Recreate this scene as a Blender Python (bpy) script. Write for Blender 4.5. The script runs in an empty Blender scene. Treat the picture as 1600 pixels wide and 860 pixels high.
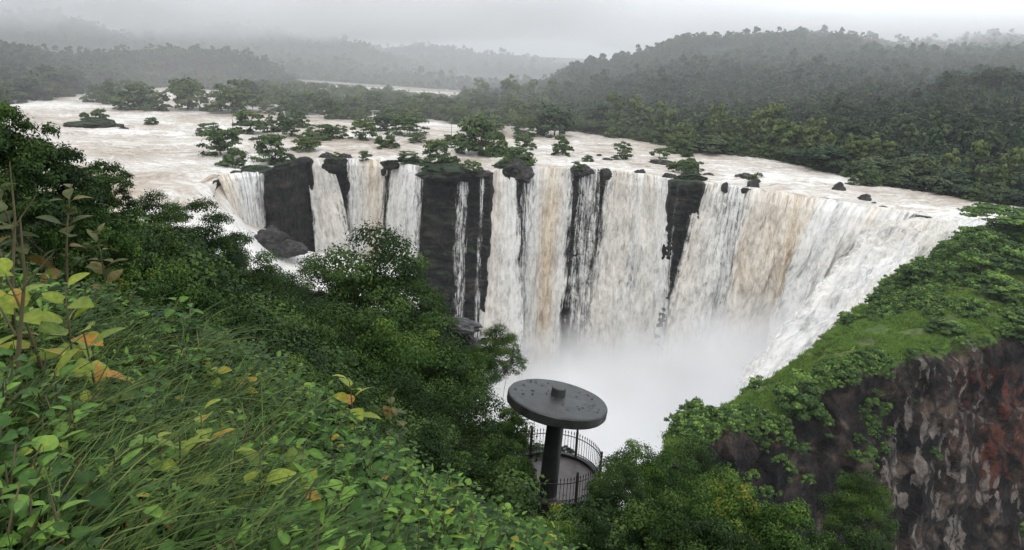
import bpy, math, random
import numpy as np
from mathutils import Matrix, Vector

# ------------------------------------------------------------------ camera, world, sun, exposure
SC = bpy.context.scene
COL = SC.collection
CAMZ = 75.0                    # the river above the falls is z = 0
F = 1155.0                     # focal length in photo pixels (1600 px wide)
PITCH, ROLL = math.radians(16.9), math.radians(2.5)
cd = bpy.data.cameras.new('camera'); cam = bpy.data.objects.new('camera', cd); COL.objects.link(cam)
cd.sensor_width = 36.0; cd.lens = 36.0 * F / 1600.0
cd.clip_start = 0.1; cd.clip_end = 20000
RM = Matrix.Rotation(math.pi/2 - PITCH, 4, 'X') @ Matrix.Rotation(ROLL, 4, 'Z')
cam.matrix_world = Matrix.Translation((0, 0, CAMZ)) @ RM
SC.camera = cam

SUN_EL, SUN_AZ = math.radians(58), math.radians(200)   # high, behind the camera, through thick cloud
w = bpy.data.worlds.new('World'); SC.world = w; w.use_nodes = True
nt = w.node_tree; N = nt.nodes; L = nt.links
bg = N['Background']; bg.inputs['Strength'].default_value = 0.14
sky = N.new('ShaderNodeTexSky'); sky.sky_type = 'NISHITA'; sky.sun_disc = False
sky.sun_elevation = SUN_EL; sky.sun_rotation = SUN_AZ; sky.air_density = 1.5; sky.dust_density = 4
tc = N.new('ShaderNodeTexCoord')
sep = N.new('ShaderNodeSeparateXYZ'); L.new(tc.outputs['Generated'], sep.inputs[0])
grad = N.new('ShaderNodeValToRGB')                      # overcast: zenith about three times the horizon
grad.color_ramp.elements[0].position = 0.0;  grad.color_ramp.elements[0].color = (7.7, 8.1, 8.6, 1)
grad.color_ramp.elements[1].position = 1.0;  grad.color_ramp.elements[1].color = (10.8, 11, 11.3, 1)
e = grad.color_ramp.elements.new(0.22); e.color = (9.4, 9.7, 10.2, 1)
L.new(sep.outputs['Z'], grad.inputs[0])
mp = N.new('ShaderNodeMapping'); mp.inputs['Scale'].default_value = (1.2, 1.2, 4.5)
L.new(tc.outputs['Generated'], mp.inputs[0])
nz = N.new('ShaderNodeTexNoise'); nz.inputs['Scale'].default_value = 1.9; nz.inputs['Detail'].default_value = 5
nz.inputs['Roughness'].default_value = 0.5; nz.inputs['Distortion'].default_value = 0.4
L.new(mp.outputs[0], nz.inputs['Vector'])
cr = N.new('ShaderNodeValToRGB')
cr.color_ramp.elements[0].position = 0.36; cr.color_ramp.elements[0].color = (0.90, 0.905, 0.91, 1)
cr.color_ramp.elements[1].position = 0.64; cr.color_ramp.elements[1].color = (1.10, 1.12, 1.15, 1)
L.new(nz.outputs['Fac'], cr.inputs[0])
# the cloud is thicker to the west (left of the view) than to the east
xr = N.new('ShaderNodeMapRange'); xr.inputs['From Min'].default_value = -0.6; xr.inputs['From Max'].default_value = 0.5
xr.inputs['To Min'].default_value = 0.85; xr.inputs['To Max'].default_value = 1.12
L.new(sep.outputs['X'], xr.inputs['Value'])
m1 = N.new('ShaderNodeVectorMath'); m1.operation = 'MULTIPLY'
L.new(grad.outputs[0], m1.inputs[0]); L.new(cr.outputs[0], m1.inputs[1])
m2 = N.new('ShaderNodeVectorMath'); m2.operation = 'SCALE'
L.new(m1.outputs[0], m2.inputs[0]); L.new(xr.outputs[0], m2.inputs['Scale'])
mx = N.new('ShaderNodeMix'); mx.data_type = 'RGBA'; mx.inputs['Factor'].default_value = 0.92
L.new(sky.outputs[0], mx.inputs['A']); L.new(m2.outputs[0], mx.inputs['B'])
L.new(mx.outputs['Result'], bg.inputs['Color'])

sd = bpy.data.lights.new('sun', 'SUN'); sun = bpy.data.objects.new('sun', sd); COL.objects.link(sun)
sd.energy = 0.9; sd.angle = math.radians(25); sd.color = (1.0, 0.97, 0.93)
sdir = Vector((math.sin(SUN_AZ)*math.cos(SUN_EL), math.cos(SUN_AZ)*math.cos(SUN_EL), math.sin(SUN_EL)))
sun.rotation_euler = sdir.to_track_quat('Z', 'Y').to_euler()
SC.view_settings.view_transform = 'Standard'; SC.view_settings.look = 'None'
SC.view_settings.exposure = -0.03; SC.view_settings.gamma = 1
SC.cycles.volume_bounces = 10
SC.cycles.max_bounces = 10
SC.cycles.diffuse_bounces = 4; SC.cycles.glossy_bounces = 3; SC.cycles.transmission_bounces = 4
SC.cycles.transparent_max_bounces = 10
SC.cycles.volume_max_steps = 64

# ------------------------------------------------------------------ helpers
rng = np.random.default_rng(7)
R3 = np.array(RM.to_3x3())
def ray(px, py):
    v = R3 @ np.array([(px-800)/F, -(py-430)/F, -1.0]); return v / v[1]
def at(px, py, Y):             # point seen at that photo pixel, Y metres ahead
    v = ray(px, py); return np.array([v[0]*Y, Y, CAMZ + v[2]*Y])
def onz(px, py, z=0.0):        # point seen at that pixel on level z
    v = ray(px, py); t = (z-CAMZ)/v[2]; return np.array([v[0]*t, t, z])
def proj(p):                   # back to photo pixels
    q = R3.T @ (np.asarray(p, float) - np.array([0, 0, CAMZ])); return 800 - F*q[0]/q[2], 430 + F*q[1]/q[2]
def zcol(px, Y, z):            # point at distance Y and height z whose pixel column is px
    x = (px-800)/F*Y
    for _ in range(6):
        qx, _y = proj((x, Y, z)); x += (px-qx)/F*Y
    return np.array([x, Y, z])

def sm(a, b, x): t = np.clip((x-a)/(b-a), 0, 1); return t*t*(3-2*t)
def _h(ix, iy, iz, s):
    n = (ix*374761393 + iy*668265263 + iz*2147483647 + s*974634777) & 0xffffffff
    n = ((n ^ (n >> 13)) * 1274126177) & 0xffffffff
    n = (n ^ (n >> 16)) & 0xffffffff
    return n.astype(np.float64) / 4294967295.0
def vn(x, y, z=0.0, s=0):      # smooth value noise, -1..1
    x, y, z = np.broadcast_arrays(np.asarray(x, float), np.asarray(y, float), np.asarray(z, float))
    fx, fy, fz = np.floor(x), np.floor(y), np.floor(z)
    ix, iy, iz = fx.astype(np.int64), fy.astype(np.int64), fz.astype(np.int64)
    u, v, t = x-fx, y-fy, z-fz
    u = u*u*u*(u*(u*6-15)+10); v = v*v*v*(v*(v*6-15)+10); t = t*t*t*(t*(t*6-15)+10)
    r = 0
    for a in (0, 1):
        for b in (0, 1):
            for c in (0, 1):
                r = r + _h(ix+a, iy+b, iz+c, s)*(u if a else 1-u)*(v if b else 1-v)*(t if c else 1-t)
    return r*2-1
def fbm(x, y, z=0.0, o=4, s=0, g=0.5):
    r = 0; a = 1.0; f = 1.0; n = 0
    for k in range(o):
        r = r + a*vn(x*f, y*f, np.asarray(z)*f, s+k*17); n += a; a *= g; f *= 2.03
    return r/n
def ridge(x, y, z=0.0, o=4, s=0):
    r = 0; a = 1.0; f = 1.0; n = 0
    for k in range(o):
        r = r + a*(1-2*np.abs(vn(x*f, y*f, np.asarray(z)*f, s+k*17))); n += a; a *= 0.5; f *= 2.1
    return r/n

def mesh(name, V, Fc, mats, attrs=None, smooth=True, mi=None):
    V = np.ascontiguousarray(V, dtype=np.float32)
    if not isinstance(Fc, list): Fc = [Fc]
    Fc = [np.asarray(f, dtype=np.int32) for f in Fc if len(f)]
    me = bpy.data.meshes.new(name)
    nl = sum(f.size for f in Fc); nf = sum(len(f) for f in Fc)
    me.vertices.add(len(V)); me.vertices.foreach_set('co', V.ravel())
    me.loops.add(nl); me.loops.foreach_set('vertex_index', np.concatenate([f.ravel() for f in Fc]))
    me.polygons.add(nf)
    tot = np.concatenate([np.full(len(f), f.shape[1], np.int32) for f in Fc])
    st = np.concatenate([[0], np.cumsum(tot)[:-1]]).astype(np.int32)
    me.polygons.foreach_set('loop_start', st)
    try: me.polygons.foreach_set('loop_total', tot)
    except Exception: pass
    if mi is not None: me.polygons.foreach_set('material_index', np.asarray(mi, np.int32))
    me.polygons.foreach_set('use_smooth', np.full(nf, smooth, dtype=bool))
    for m in (mats if isinstance(mats, (list, tuple)) else [mats]): me.materials.append(m)
    for k, a in (attrs or {}).items():
        at_ = me.attributes.new(k, 'FLOAT', 'POINT'); at_.data.foreach_set('value', np.ascontiguousarray(a, dtype=np.float32))
    me.update(); me.validate()
    return me
def link(name, me, parent=None, loc=None):
    o = bpy.data.objects.new(name, me); COL.objects.link(o)
    if parent is not None: o.parent = parent
    if loc is not None: o.location = loc
    return o
def tag(o, label=None, cat=None, group=None, kind=None):
    if label: o['label'] = label
    if cat: o['category'] = cat
    if group: o['group'] = group
    if kind: o['kind'] = kind
    return o
def thing(name, label, cat, loc=(0, 0, 0), rz=0.0, group=None, s=1.0):
    o = bpy.data.objects.new(name, None); COL.objects.link(o); o.empty_display_size = 0.3
    o.location = [float(q) for q in loc]; o.rotation_euler = (0, 0, rz)
    o.scale = (s, s, s) if np.isscalar(s) else [float(q) for q in s]
    return tag(o, label, cat, group)
def grid_faces(nu, nv):        # verts indexed [i*nv + j]
    i, j = np.meshgrid(np.arange(nu-1), np.arange(nv-1), indexing='ij'); a = (i*nv+j).ravel()
    return np.stack([a, a+nv, a+nv+1, a+1], 1)
def patch(ctrl, nu, nv):       # ctrl[i][j] = 3D point; smooth interpolation
    C = np.array(ctrl, float)
    def interp(C, n):
        m = len(C); t = np.linspace(0, m-1, n); i = np.clip(np.floor(t).astype(int), 0, m-2); f = t-i
        g = lambda k: C[np.clip(i+k, 0, m-1)]
        f = f.reshape((-1,)+(1,)*(C.ndim-1)); p0, p1, p2, p3 = g(-1), g(0), g(1), g(2)
        return 0.5*((2*p1)+(-p0+p2)*f+(2*p0-5*p1+4*p2-p3)*f*f+(-p0+3*p1-3*p2+p3)*f**3)
    A = interp(C, nu); B = interp(A.transpose(1, 0, 2), nv).transpose(1, 0, 2)
    return B                    # (nu, nv, 3)
def grid_normals(P):
    du = np.gradient(P, axis=0); dv = np.gradient(P, axis=1)
    n = np.cross(du, dv); return n/(np.linalg.norm(n, axis=2, keepdims=True)+1e-9)
def tube(points, radii, seg=6):
    P = np.array(points, float); n = len(P); V = []; T = np.gradient(P, axis=0)
    T /= np.linalg.norm(T, axis=1, keepdims=True)+1e-9
    ref = np.array([0.31, 0.17, 0.93]) if abs(T[0] @ np.array([0, 0, 1.])) < 0.9 else np.array([1., 0.1, 0])
    for k in range(n):
        a = np.cross(T[k], ref); a /= np.linalg.norm(a)+1e-9; b = np.cross(T[k], a)
        th = np.linspace(0, 2*np.pi, seg, endpoint=False)[:, None]
        V.append(P[k] + radii[k]*(np.cos(th)*a+np.sin(th)*b))
    V = np.concatenate(V); Fq = []
    for k in range(n-1):
        for s in range(seg):
            Fq.append((k*seg+s, k*seg+(s+1) % seg, (k+1)*seg+(s+1) % seg, (k+1)*seg+s))
    return V, np.array(Fq)
class Acc:                      # gathers quads of ONE part
    def __init__(s): s.V = []; s.F = []; s.T = []; s.n = 0
    def add(s, V, Fq, tint=0.5):
        V = np.asarray(V, float); s.V.append(V); s.F.append(np.asarray(Fq)+s.n); s.n += len(V)
        s.T.append(np.full(len(V), tint) if np.isscalar(tint) else np.asarray(tint))
    def tube(s, *a, **k): V, Fq = tube(*a, **k); s.add(V, Fq)
    def box(s, c, d, rz=0.0):
        x, y, z = [q/2 for q in d]
        V = np.array([(a*x, b*y, e*z) for a in (-1, 1) for b in (-1, 1) for e in (-1, 1)])
        cr_, sr = math.cos(rz), math.sin(rz); V = V @ np.array([[cr_, sr, 0], [-sr, cr_, 0], [0, 0, 1]]) + np.array(c)
        s.add(V, [(0, 1, 3, 2), (4, 6, 7, 5), (0, 4, 5, 1), (2, 3, 7, 6), (0, 2, 6, 4), (1, 5, 7, 3)])
    def mesh(s, name, mat, smooth=True):
        return mesh(name, np.concatenate(s.V), np.concatenate(s.F), mat, {'tint': np.concatenate(s.T)}, smooth)
def lathe(prof, seg=48):
    V = []; Fq = []; n = len(prof)
    for k in range(seg):
        a = 2*math.pi*k/seg
        for r, z in prof: V.append((r*math.cos(a), r*math.sin(a), z))
    for k in range(seg):
        for j in range(n-1):
            a = k*n+j; b = ((k+1) % seg)*n+j; Fq.append((a, b, b+1, a+1))
    return np.array(V), np.array(Fq)

# leaf templates: length along +Y from the stalk, normal +Z
def leaf_t(nl=4, width=0.5, fold=0.12, droop=0.25, peak=0.4):
    V = []; 
    for k in range(nl+1):
        t = k/nl; wd = width*0.5*(math.sin(math.pi*t**(math.log(0.5)/math.log(peak)))**0.8 if 0 < t < 1 else 0.0)+0.012
        z = -droop*t*t; V += [(-wd, t, z+fold*wd*2), (0, t, z), (wd, t, z+fold*wd*2)]
    Fq = []
    for k in range(nl):
        a = k*3; Fq += [(a, a+1, a+4, a+3), (a+1, a+2, a+5, a+4)]
    return np.array(V), np.array(Fq)
LEAF_Q = (np.array([(-.5, -.5, 0), (.5, -.5, .12), (.5, .5, 0), (-.5, .5, -.12)]), np.array([(0, 1, 2, 3)]))
LEAF_D = (np.array([(0, 0, 0), (.3, .45, .05), (0, 1, -.12), (-.3, .45, .05)]), np.array([(0, 1, 2, 3)]))
LEAF_2 = leaf_t(2, 0.55, 0.2, 0.2)
LEAF_N = leaf_t(5, 0.52, 0.16, 0.28)
LEAF_H = leaf_t(5, 0.85, 0.12, 0.25, 0.36)
LEAF_B = leaf_t(8, 0.62, 0.10, 0.32, 0.45)
LEAF_L = leaf_t(4, 0.26, 0.15, 0.22)

def unit(v): return v/(np.linalg.norm(v, axis=-1, keepdims=True)+1e-9)
def place(tpl, pos, nrm, fwd, size, tint):   # vectorised leaf placement
    V0, F0 = tpl; n = len(pos); nrm = unit(nrm); x = unit(np.cross(fwd, nrm)); y = np.cross(nrm, x)
    B = np.stack([x, y, nrm], 1)             # (n,3,3) rows = axes
    V = np.einsum('kc,ncd->nkd', V0, B)*np.asarray(size).reshape(-1, 1, 1) + pos[:, None, :]
    Fq = (F0[None]+(np.arange(n)*len(V0))[:, None, None]).reshape(-1, F0.shape[1])
    return V.reshape(-1, 3), Fq, np.repeat(tint, len(V0))
def rdir(r, n): return unit(r.normal(size=(n, 3)))
# ------------------------------------------------------------------ materials
def mat(name):
    m = bpy.data.materials.new(name); m.use_nodes = True
    return m, m.node_tree, m.node_tree.nodes['Principled BSDF'], m.node_tree.nodes['Material Output']
def nd(nt, t, **k):
    n = nt.nodes.new('ShaderNode'+t)
    for a, b in k.items():
        if a in n.inputs: n.inputs[a].default_value = b
        else: setattr(n, a, b)
    return n
def ramp(nt, src, stops):
    r = nt.nodes.new('ShaderNodeValToRGB'); el = r.color_ramp.elements
    while len(el) < len(stops): el.new(0.5)
    for e_, (p, c) in zip(el, stops): e_.position = p; e_.color = (c if len(c) == 4 else (*c, 1)) if hasattr(c, '__len__') else (c, c, c, 1)
    nt.links.new(src, r.inputs[0]); return r.outputs[0]
def noise(nt, scale, detail=4, rough=0.55, vec=None, dist=0.0, kind='Object', mscale=None):
    if vec is None:
        t = nd(nt, 'TexCoord'); vec = t.outputs[kind]
    if mscale:
        m = nd(nt, 'Mapping'); m.inputs['Scale'].default_value = mscale; nt.links.new(vec, m.inputs[0]); vec = m.outputs[0]
    n = nd(nt, 'TexNoise', Scale=scale, Detail=detail, Roughness=rough, Distortion=dist); nt.links.new(vec, n.inputs['Vector'])
    return n.outputs['Fac']
def mixc(nt, f, a, b, bt='MIX'):
    m = nt.nodes.new('ShaderNodeMix'); m.data_type = 'RGBA'; m.blend_type = bt
    for s, v in (('Factor', f), ('A', a), ('B', b)):
        if isinstance(v, bpy.types.NodeSocket): nt.links.new(v, m.inputs[s])
        else: m.inputs[s].default_value = v if s == 'Factor' else (*v, 1)
    return m.outputs['Result']
def math_(nt, op, a, b=None, clamp=False):
    m = nt.nodes.new('ShaderNodeMath'); m.operation = op; m.use_clamp = clamp
    for i, v in enumerate((a, b)):
        if v is None: continue
        if isinstance(v, bpy.types.NodeSocket): nt.links.new(v, m.inputs[i])
        else: m.inputs[i].default_value = v
    return m.outputs[0]
def attr(nt, name):
    a = nt.nodes.new('ShaderNodeAttribute'); a.attribute_name = name; return a.outputs['Fac']
def bump(nt, bs, h, strength, dist):
    b = nt.nodes.new('ShaderNodeBump'); b.inputs['Strength'].default_value = strength; b.inputs['Distance'].default_value = dist
    nt.links.new(h, b.inputs['Height']); nt.links.new(b.outputs[0], bs.inputs['Normal'])

def foliage(name, dark, mid, light, rough=0.5, spec=0.3, trans=0.25, yellow=None, rnd=.22):
    m, nt, bs, out = mat(name)
    t = attr(nt, 'tint'); oi = nd(nt, 'ObjectInfo')
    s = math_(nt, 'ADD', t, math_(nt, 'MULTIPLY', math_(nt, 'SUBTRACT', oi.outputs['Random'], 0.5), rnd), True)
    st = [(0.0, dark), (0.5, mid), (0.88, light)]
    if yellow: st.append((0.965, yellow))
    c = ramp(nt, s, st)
    if trans > 0:
        c = mixc(nt, .8, c, ramp(nt, noise(nt, 22, 4, .65), [(.3, (.55, .6, .55)), (.7, (1.3, 1.25, 1.1))]), 'MULTIPLY')
    nt.links.new(c, bs.inputs['Base Color']); bs.inputs['Roughness'].default_value = rough
    bs.inputs['Specular IOR Level'].default_value = spec
    if trans > 0:
        tr = nd(nt, 'BsdfTranslucent'); nt.links.new(c, tr.inputs[0])
        ms = nd(nt, 'MixShader'); ms.inputs[0].default_value = trans
        nt.links.new(bs.outputs[0], ms.inputs[1]); nt.links.new(tr.outputs[0], ms.inputs[2]); nt.links.new(ms.outputs[0], out.inputs[0])
    return m
M = {}
M['far'] = foliage('far_foliage', (.022, .034, .022), (.040, .062, .034), (.085, .108, .05), 0.8, 0.1, 0, None, .6)
M['olive'] = foliage('olive_foliage', (.045, .065, .025), (.085, .115, .04), (.14, .165, .06), 0.8, 0.1, 0)
M['dkriver'] = foliage('river_foliage', (.024, .042, .016), (.055, .088, .028), (.12, .16, .05), 0.7, 0.15, 0)
M['ridgeg'] = foliage('ridge_foliage', (.022, .045, .014), (.05, .095, .024), (.18, .29, .055), 0.7, 0.15, 0)
M['dark'] = foliage('dark_foliage', (.008, .018, .006), (.024, .051, .012), (.085, .145, .03), 0.5, 0.14, 0.15)
M['midg'] = foliage('mid_foliage', (.010, .026, .007), (.042, .092, .018), (.15, .24, .042), 0.5, 0.15, 0.22, (.35, .22, .03))
M['herb'] = foliage('herb_leaves', (.012, .032, .007), (.066, .150, .028), (.20, .34, .055), 0.5, 0.16, 0.22, (.34, .25, .03))
M['grass'] = foliage('grass_blades', (.012, .026, .007), (.050, .095, .024), (.17, .23, .065), 0.5, 0.15, 0.2, (.26, .2, .08))
M['teak'] = foliage('broad_leaves', (.06, .10, .025), (.14, .20, .035), (.25, .30, .045), 0.5, 0.12, 0.25, (.40, .20, .04))
M['copper'] = foliage('copper_leaves', (.05, .075, .03), (.11, .12, .05), (.22, .15, .05), 0.5, 0.12, 0.25)

def bark(name, a, b):
    m, nt, bs, _ = mat(name)
    n = noise(nt, 6, 6, 0.7, mscale=(1, 1, .3)); nt.links.new(ramp(nt, n, [(.3, a), (.7, b)]), bs.inputs['Base Color'])
    bs.inputs['Roughness'].default_value = .85; bump(nt, bs, n, .5, .03); return m
M['bark'] = bark('bark', (.022, .017, .013), (.075, .06, .047))
M['stem'] = bark('green_stem', (.05, .06, .02), (.13, .10, .045))

def rockmat(name, cols, scale, bd, wet=0.5, moss=None, aniso=(1, 1, 1), red=False):
    m, nt, bs, _ = mat(name)
    n1 = noise(nt, scale, 9, .62, mscale=aniso, dist=.4); n2 = noise(nt, scale*4.3, 7, .65)
    c = ramp(nt, n1, cols)
    c = mixc(nt, .6, c, ramp(nt, n2, [(.25, (.35, .35, .35)), (.75, (1.35, 1.3, 1.25))]), 'MULTIPLY')
    if red:
        tv = nd(nt, 'TexCoord'); mv = nd(nt, 'Mapping'); mv.inputs['Scale'].default_value = (1.5, 1.5, .38); mv.inputs['Rotation'].default_value = (.15, .32, .1); nt.links.new(tv.outputs['Object'], mv.inputs[0])
        nv_ = nd(nt, 'TexNoise', Scale=.25, Detail=6, Roughness=.65); nt.links.new(mv.outputs[0], nv_.inputs['Vector'])
        sv = nd(nt, 'VectorMath', operation='SCALE'); sv.inputs['Scale'].default_value = 2.0; nt.links.new(nv_.outputs['Color'], sv.inputs[0])
        av = nd(nt, 'VectorMath', operation='ADD'); nt.links.new(mv.outputs[0], av.inputs[0]); nt.links.new(sv.outputs[0], av.inputs[1])
        vc = nd(nt, 'TexVoronoi', Scale=.27); nt.links.new(av.outputs[0], vc.inputs['Vector'])
        se = nd(nt, 'SeparateXYZ'); nt.links.new(vc.outputs['Color'], se.inputs[0])
        na_ = math_(nt, 'ADD', math_(nt, 'MULTIPLY', se.outputs[0], .42), math_(nt, 'MULTIPLY', noise(nt, .12, 6, .7, mscale=(1, 1, .5)), .62))     # broken slabs
        nb_ = noise(nt, .05, 4, .6)
        f = math_(nt, 'MULTIPLY', attr(nt, 'red'), ramp(nt, na_, [(.44, 0.), (.50, 1.)]), True)
        c = mixc(nt, f, c, ramp(nt, n2, [(.3, (.028, .010, .007)), (.75, (.13, .045, .028))]))
        # pale fresh faces where slabs have come away
        g3 = math_(nt, 'ADD', math_(nt, 'MULTIPLY', attr(nt, 'pale'), .20), na_)
        c = mixc(nt, ramp(nt, g3, [(.80, 0.), (.815, .85)]), c, ramp(nt, n2, [(.3, (.05, .04, .034)), (.7, (.24, .21, .18))]))
        vo = nd(nt, 'TexVoronoi', Scale=.16); vo.feature = 'DISTANCE_TO_EDGE'
        tq = nd(nt, 'TexCoord'); mq = nd(nt, 'Mapping'); mq.inputs['Scale'].default_value = (1, 1, .45); mq.inputs['Rotation'].default_value = (.3, .5, 0)
        nt.links.new(tq.outputs['Object'], mq.inputs[0]); wq = nd(nt, 'VectorMath', operation='ADD'); nq = nd(nt, 'TexNoise', Scale=.3, Detail=5)
        sq = nd(nt, 'VectorMath', operation='SCALE'); sq.inputs['Scale'].default_value = 5; nt.links.new(nq.outputs['Color'], sq.inputs[0])
        nt.links.new(mq.outputs[0], wq.inputs[0]); nt.links.new(sq.outputs[0], wq.inputs[1]); nt.links.new(wq.outputs[0], vo.inputs['Vector'])
        c = mixc(nt, ramp(nt, vo.outputs['Distance'], [(.0, .9), (.10, 0.)]), c, (.008, .007, .006))
        # grass on the top and on ledges
        gm = math_(nt, 'ADD', attr(nt, 'grass'), math_(nt, 'MULTIPLY', math_(nt, 'SUBTRACT', noise(nt, .35, 6, .7), .5), 1.1))
        n5 = noise(nt, .8, 7, .75); nk = noise(nt, .06, 3, .6)
        gcol = mixc(nt, ramp(nt, nk, [(.4, 0.), (.6, 1.)]), ramp(nt, n5, [(.3, (.030, .060, .014)), (.7, (.10, .18, .034))]), ramp(nt, n5, [(.3, (.055, .08, .02)), (.7, (.17, .22, .05))]))
        gcol = mixc(nt, ramp(nt, noise(nt, .16, 6, .7), [(.50, 0.), (.62, .75)]), gcol, (.045, .05, .022))
        c = mixc(nt, ramp(nt, gm, [(.44, 0.), (.58, 1.)]), c, gcol)
    if moss:
        ge = nd(nt, 'NewGeometry'); sp = nd(nt, 'SeparateXYZ'); nt.links.new(ge.outputs['Normal'], sp.inputs[0])
        n3 = noise(nt, scale*2, 5, .6)
        k = math_(nt, 'ADD', sp.outputs['Z'], math_(nt, 'MULTIPLY', math_(nt, 'SUBTRACT', n3, .5), 1.6))
        k2 = nd(nt, 'MapRange'); nt.links.new(k, k2.inputs['Value']); k2.inputs['From Min'].default_value = moss[0]; k2.inputs['From Max'].default_value = moss[0]+.16
        n5 = noise(nt, scale*9, 6, .7)
        c = mixc(nt, k2.outputs[0], c, ramp(nt, n5, [(.3, moss[1]), (.7, moss[2])]))
    nt.links.new(c, bs.inputs['Base Color']); bs.inputs['Roughness'].default_value = 1-wet; bs.inputs['Specular IOR Level'].default_value = .12
    h = math_(nt, 'ADD', n1, math_(nt, 'MULTIPLY', n2, .35)); bump(nt, bs, h, .9, bd)
    return m
M['cliff'] = rockmat('wet_cliff_rock', [(.34, (.007, .007, .006)), (.52, (.018, .017, .015)), (.66, (.06, .05, .04)), (.78, (.12, .095, .07))], .09, 3.5, .45,
                     moss=(.62, (.012, .022, .010), (.035, .055, .02)), aniso=(1, 1, 3))
M['rock'] = rockmat('river_rock', [(.3, (.016, .016, .016)), (.55, (.045, .042, .04)), (.75, (.13, .12, .11))], .35, .35, .55)
M['ledge'] = rockmat('ledge_rock', [(.3, (.03, .03, .032)), (.5, (.075, .075, .078)), (.7, (.17, .165, .16))], 1.2, .10, .55, aniso=(1, 1, 4))
M['spur'] = rockmat('spur_rock', [(.36, (.005, .005, .005)), (.48, (.016, .013, .012)), (.58, (.05, .036, .028)), (.68, (.12, .09, .07))], .10, 4.0, .35,
                    red=True, aniso=(1, 1, 1.6))

def watermat():
    # silt-laden river in flood: smooth brown tongues and white foam crests
    m, nt, bs, _ = mat('silty_river_water')
    tc_ = nd(nt, 'TexCoord')
    warp = nd(nt, 'TexNoise', Scale=.018, Detail=3); nt.links.new(tc_.outputs['Object'], warp.inputs['Vector'])
    va = nd(nt, 'VectorMath', operation='SCALE'); nt.links.new(warp.outputs['Color'], va.inputs[0]); va.inputs['Scale'].default_value = 55
    vb = nd(nt, 'VectorMath', operation='ADD'); nt.links.new(tc_.outputs['Object'], vb.inputs[0]); nt.links.new(va.outputs[0], vb.inputs[1])
    n1 = noise(nt, .10, 8, .68, vec=vb.outputs[0], mscale=(.5, 1.15, 1), dist=1.0)
    n2 = noise(nt, .45, 7, .7, vec=vb.outputs[0], mscale=(.45, 1.2, 1), dist=.8)
    n3 = noise(nt, .012, 3, .5)
    s = math_(nt, 'ADD', math_(nt, 'MULTIPLY', n1, .55), math_(nt, 'MULTIPLY', n2, .35))
    s = math_(nt, 'ADD', s, math_(nt, 'MULTIPLY', math_(nt, 'SUBTRACT', n3, .5), .35))
    s = math_(nt, 'ADD', s, math_(nt, 'MULTIPLY', attr(nt, 'foam'), .20))
    c = ramp(nt, s, [(.37, (.27, .22, .165)), (.46, (.42, .36, .295)), (.53, (.54, .495, .435)), (.62, (.77, .75, .70))])
    c = mixc(nt, attr(nt, 'brown'), c, (.40, .27, .15), 'MIX')
    nt.links.new(c, bs.inputs['Base Color']); bs.inputs['Roughness'].default_value = .5; bs.inputs['Specular IOR Level'].default_value = .25
    bump(nt, bs, math_(nt, 'ADD', n1, math_(nt, 'MULTIPLY', n2, .4)), .8, 1.6)
    return m
M['river'] = watermat()
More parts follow.
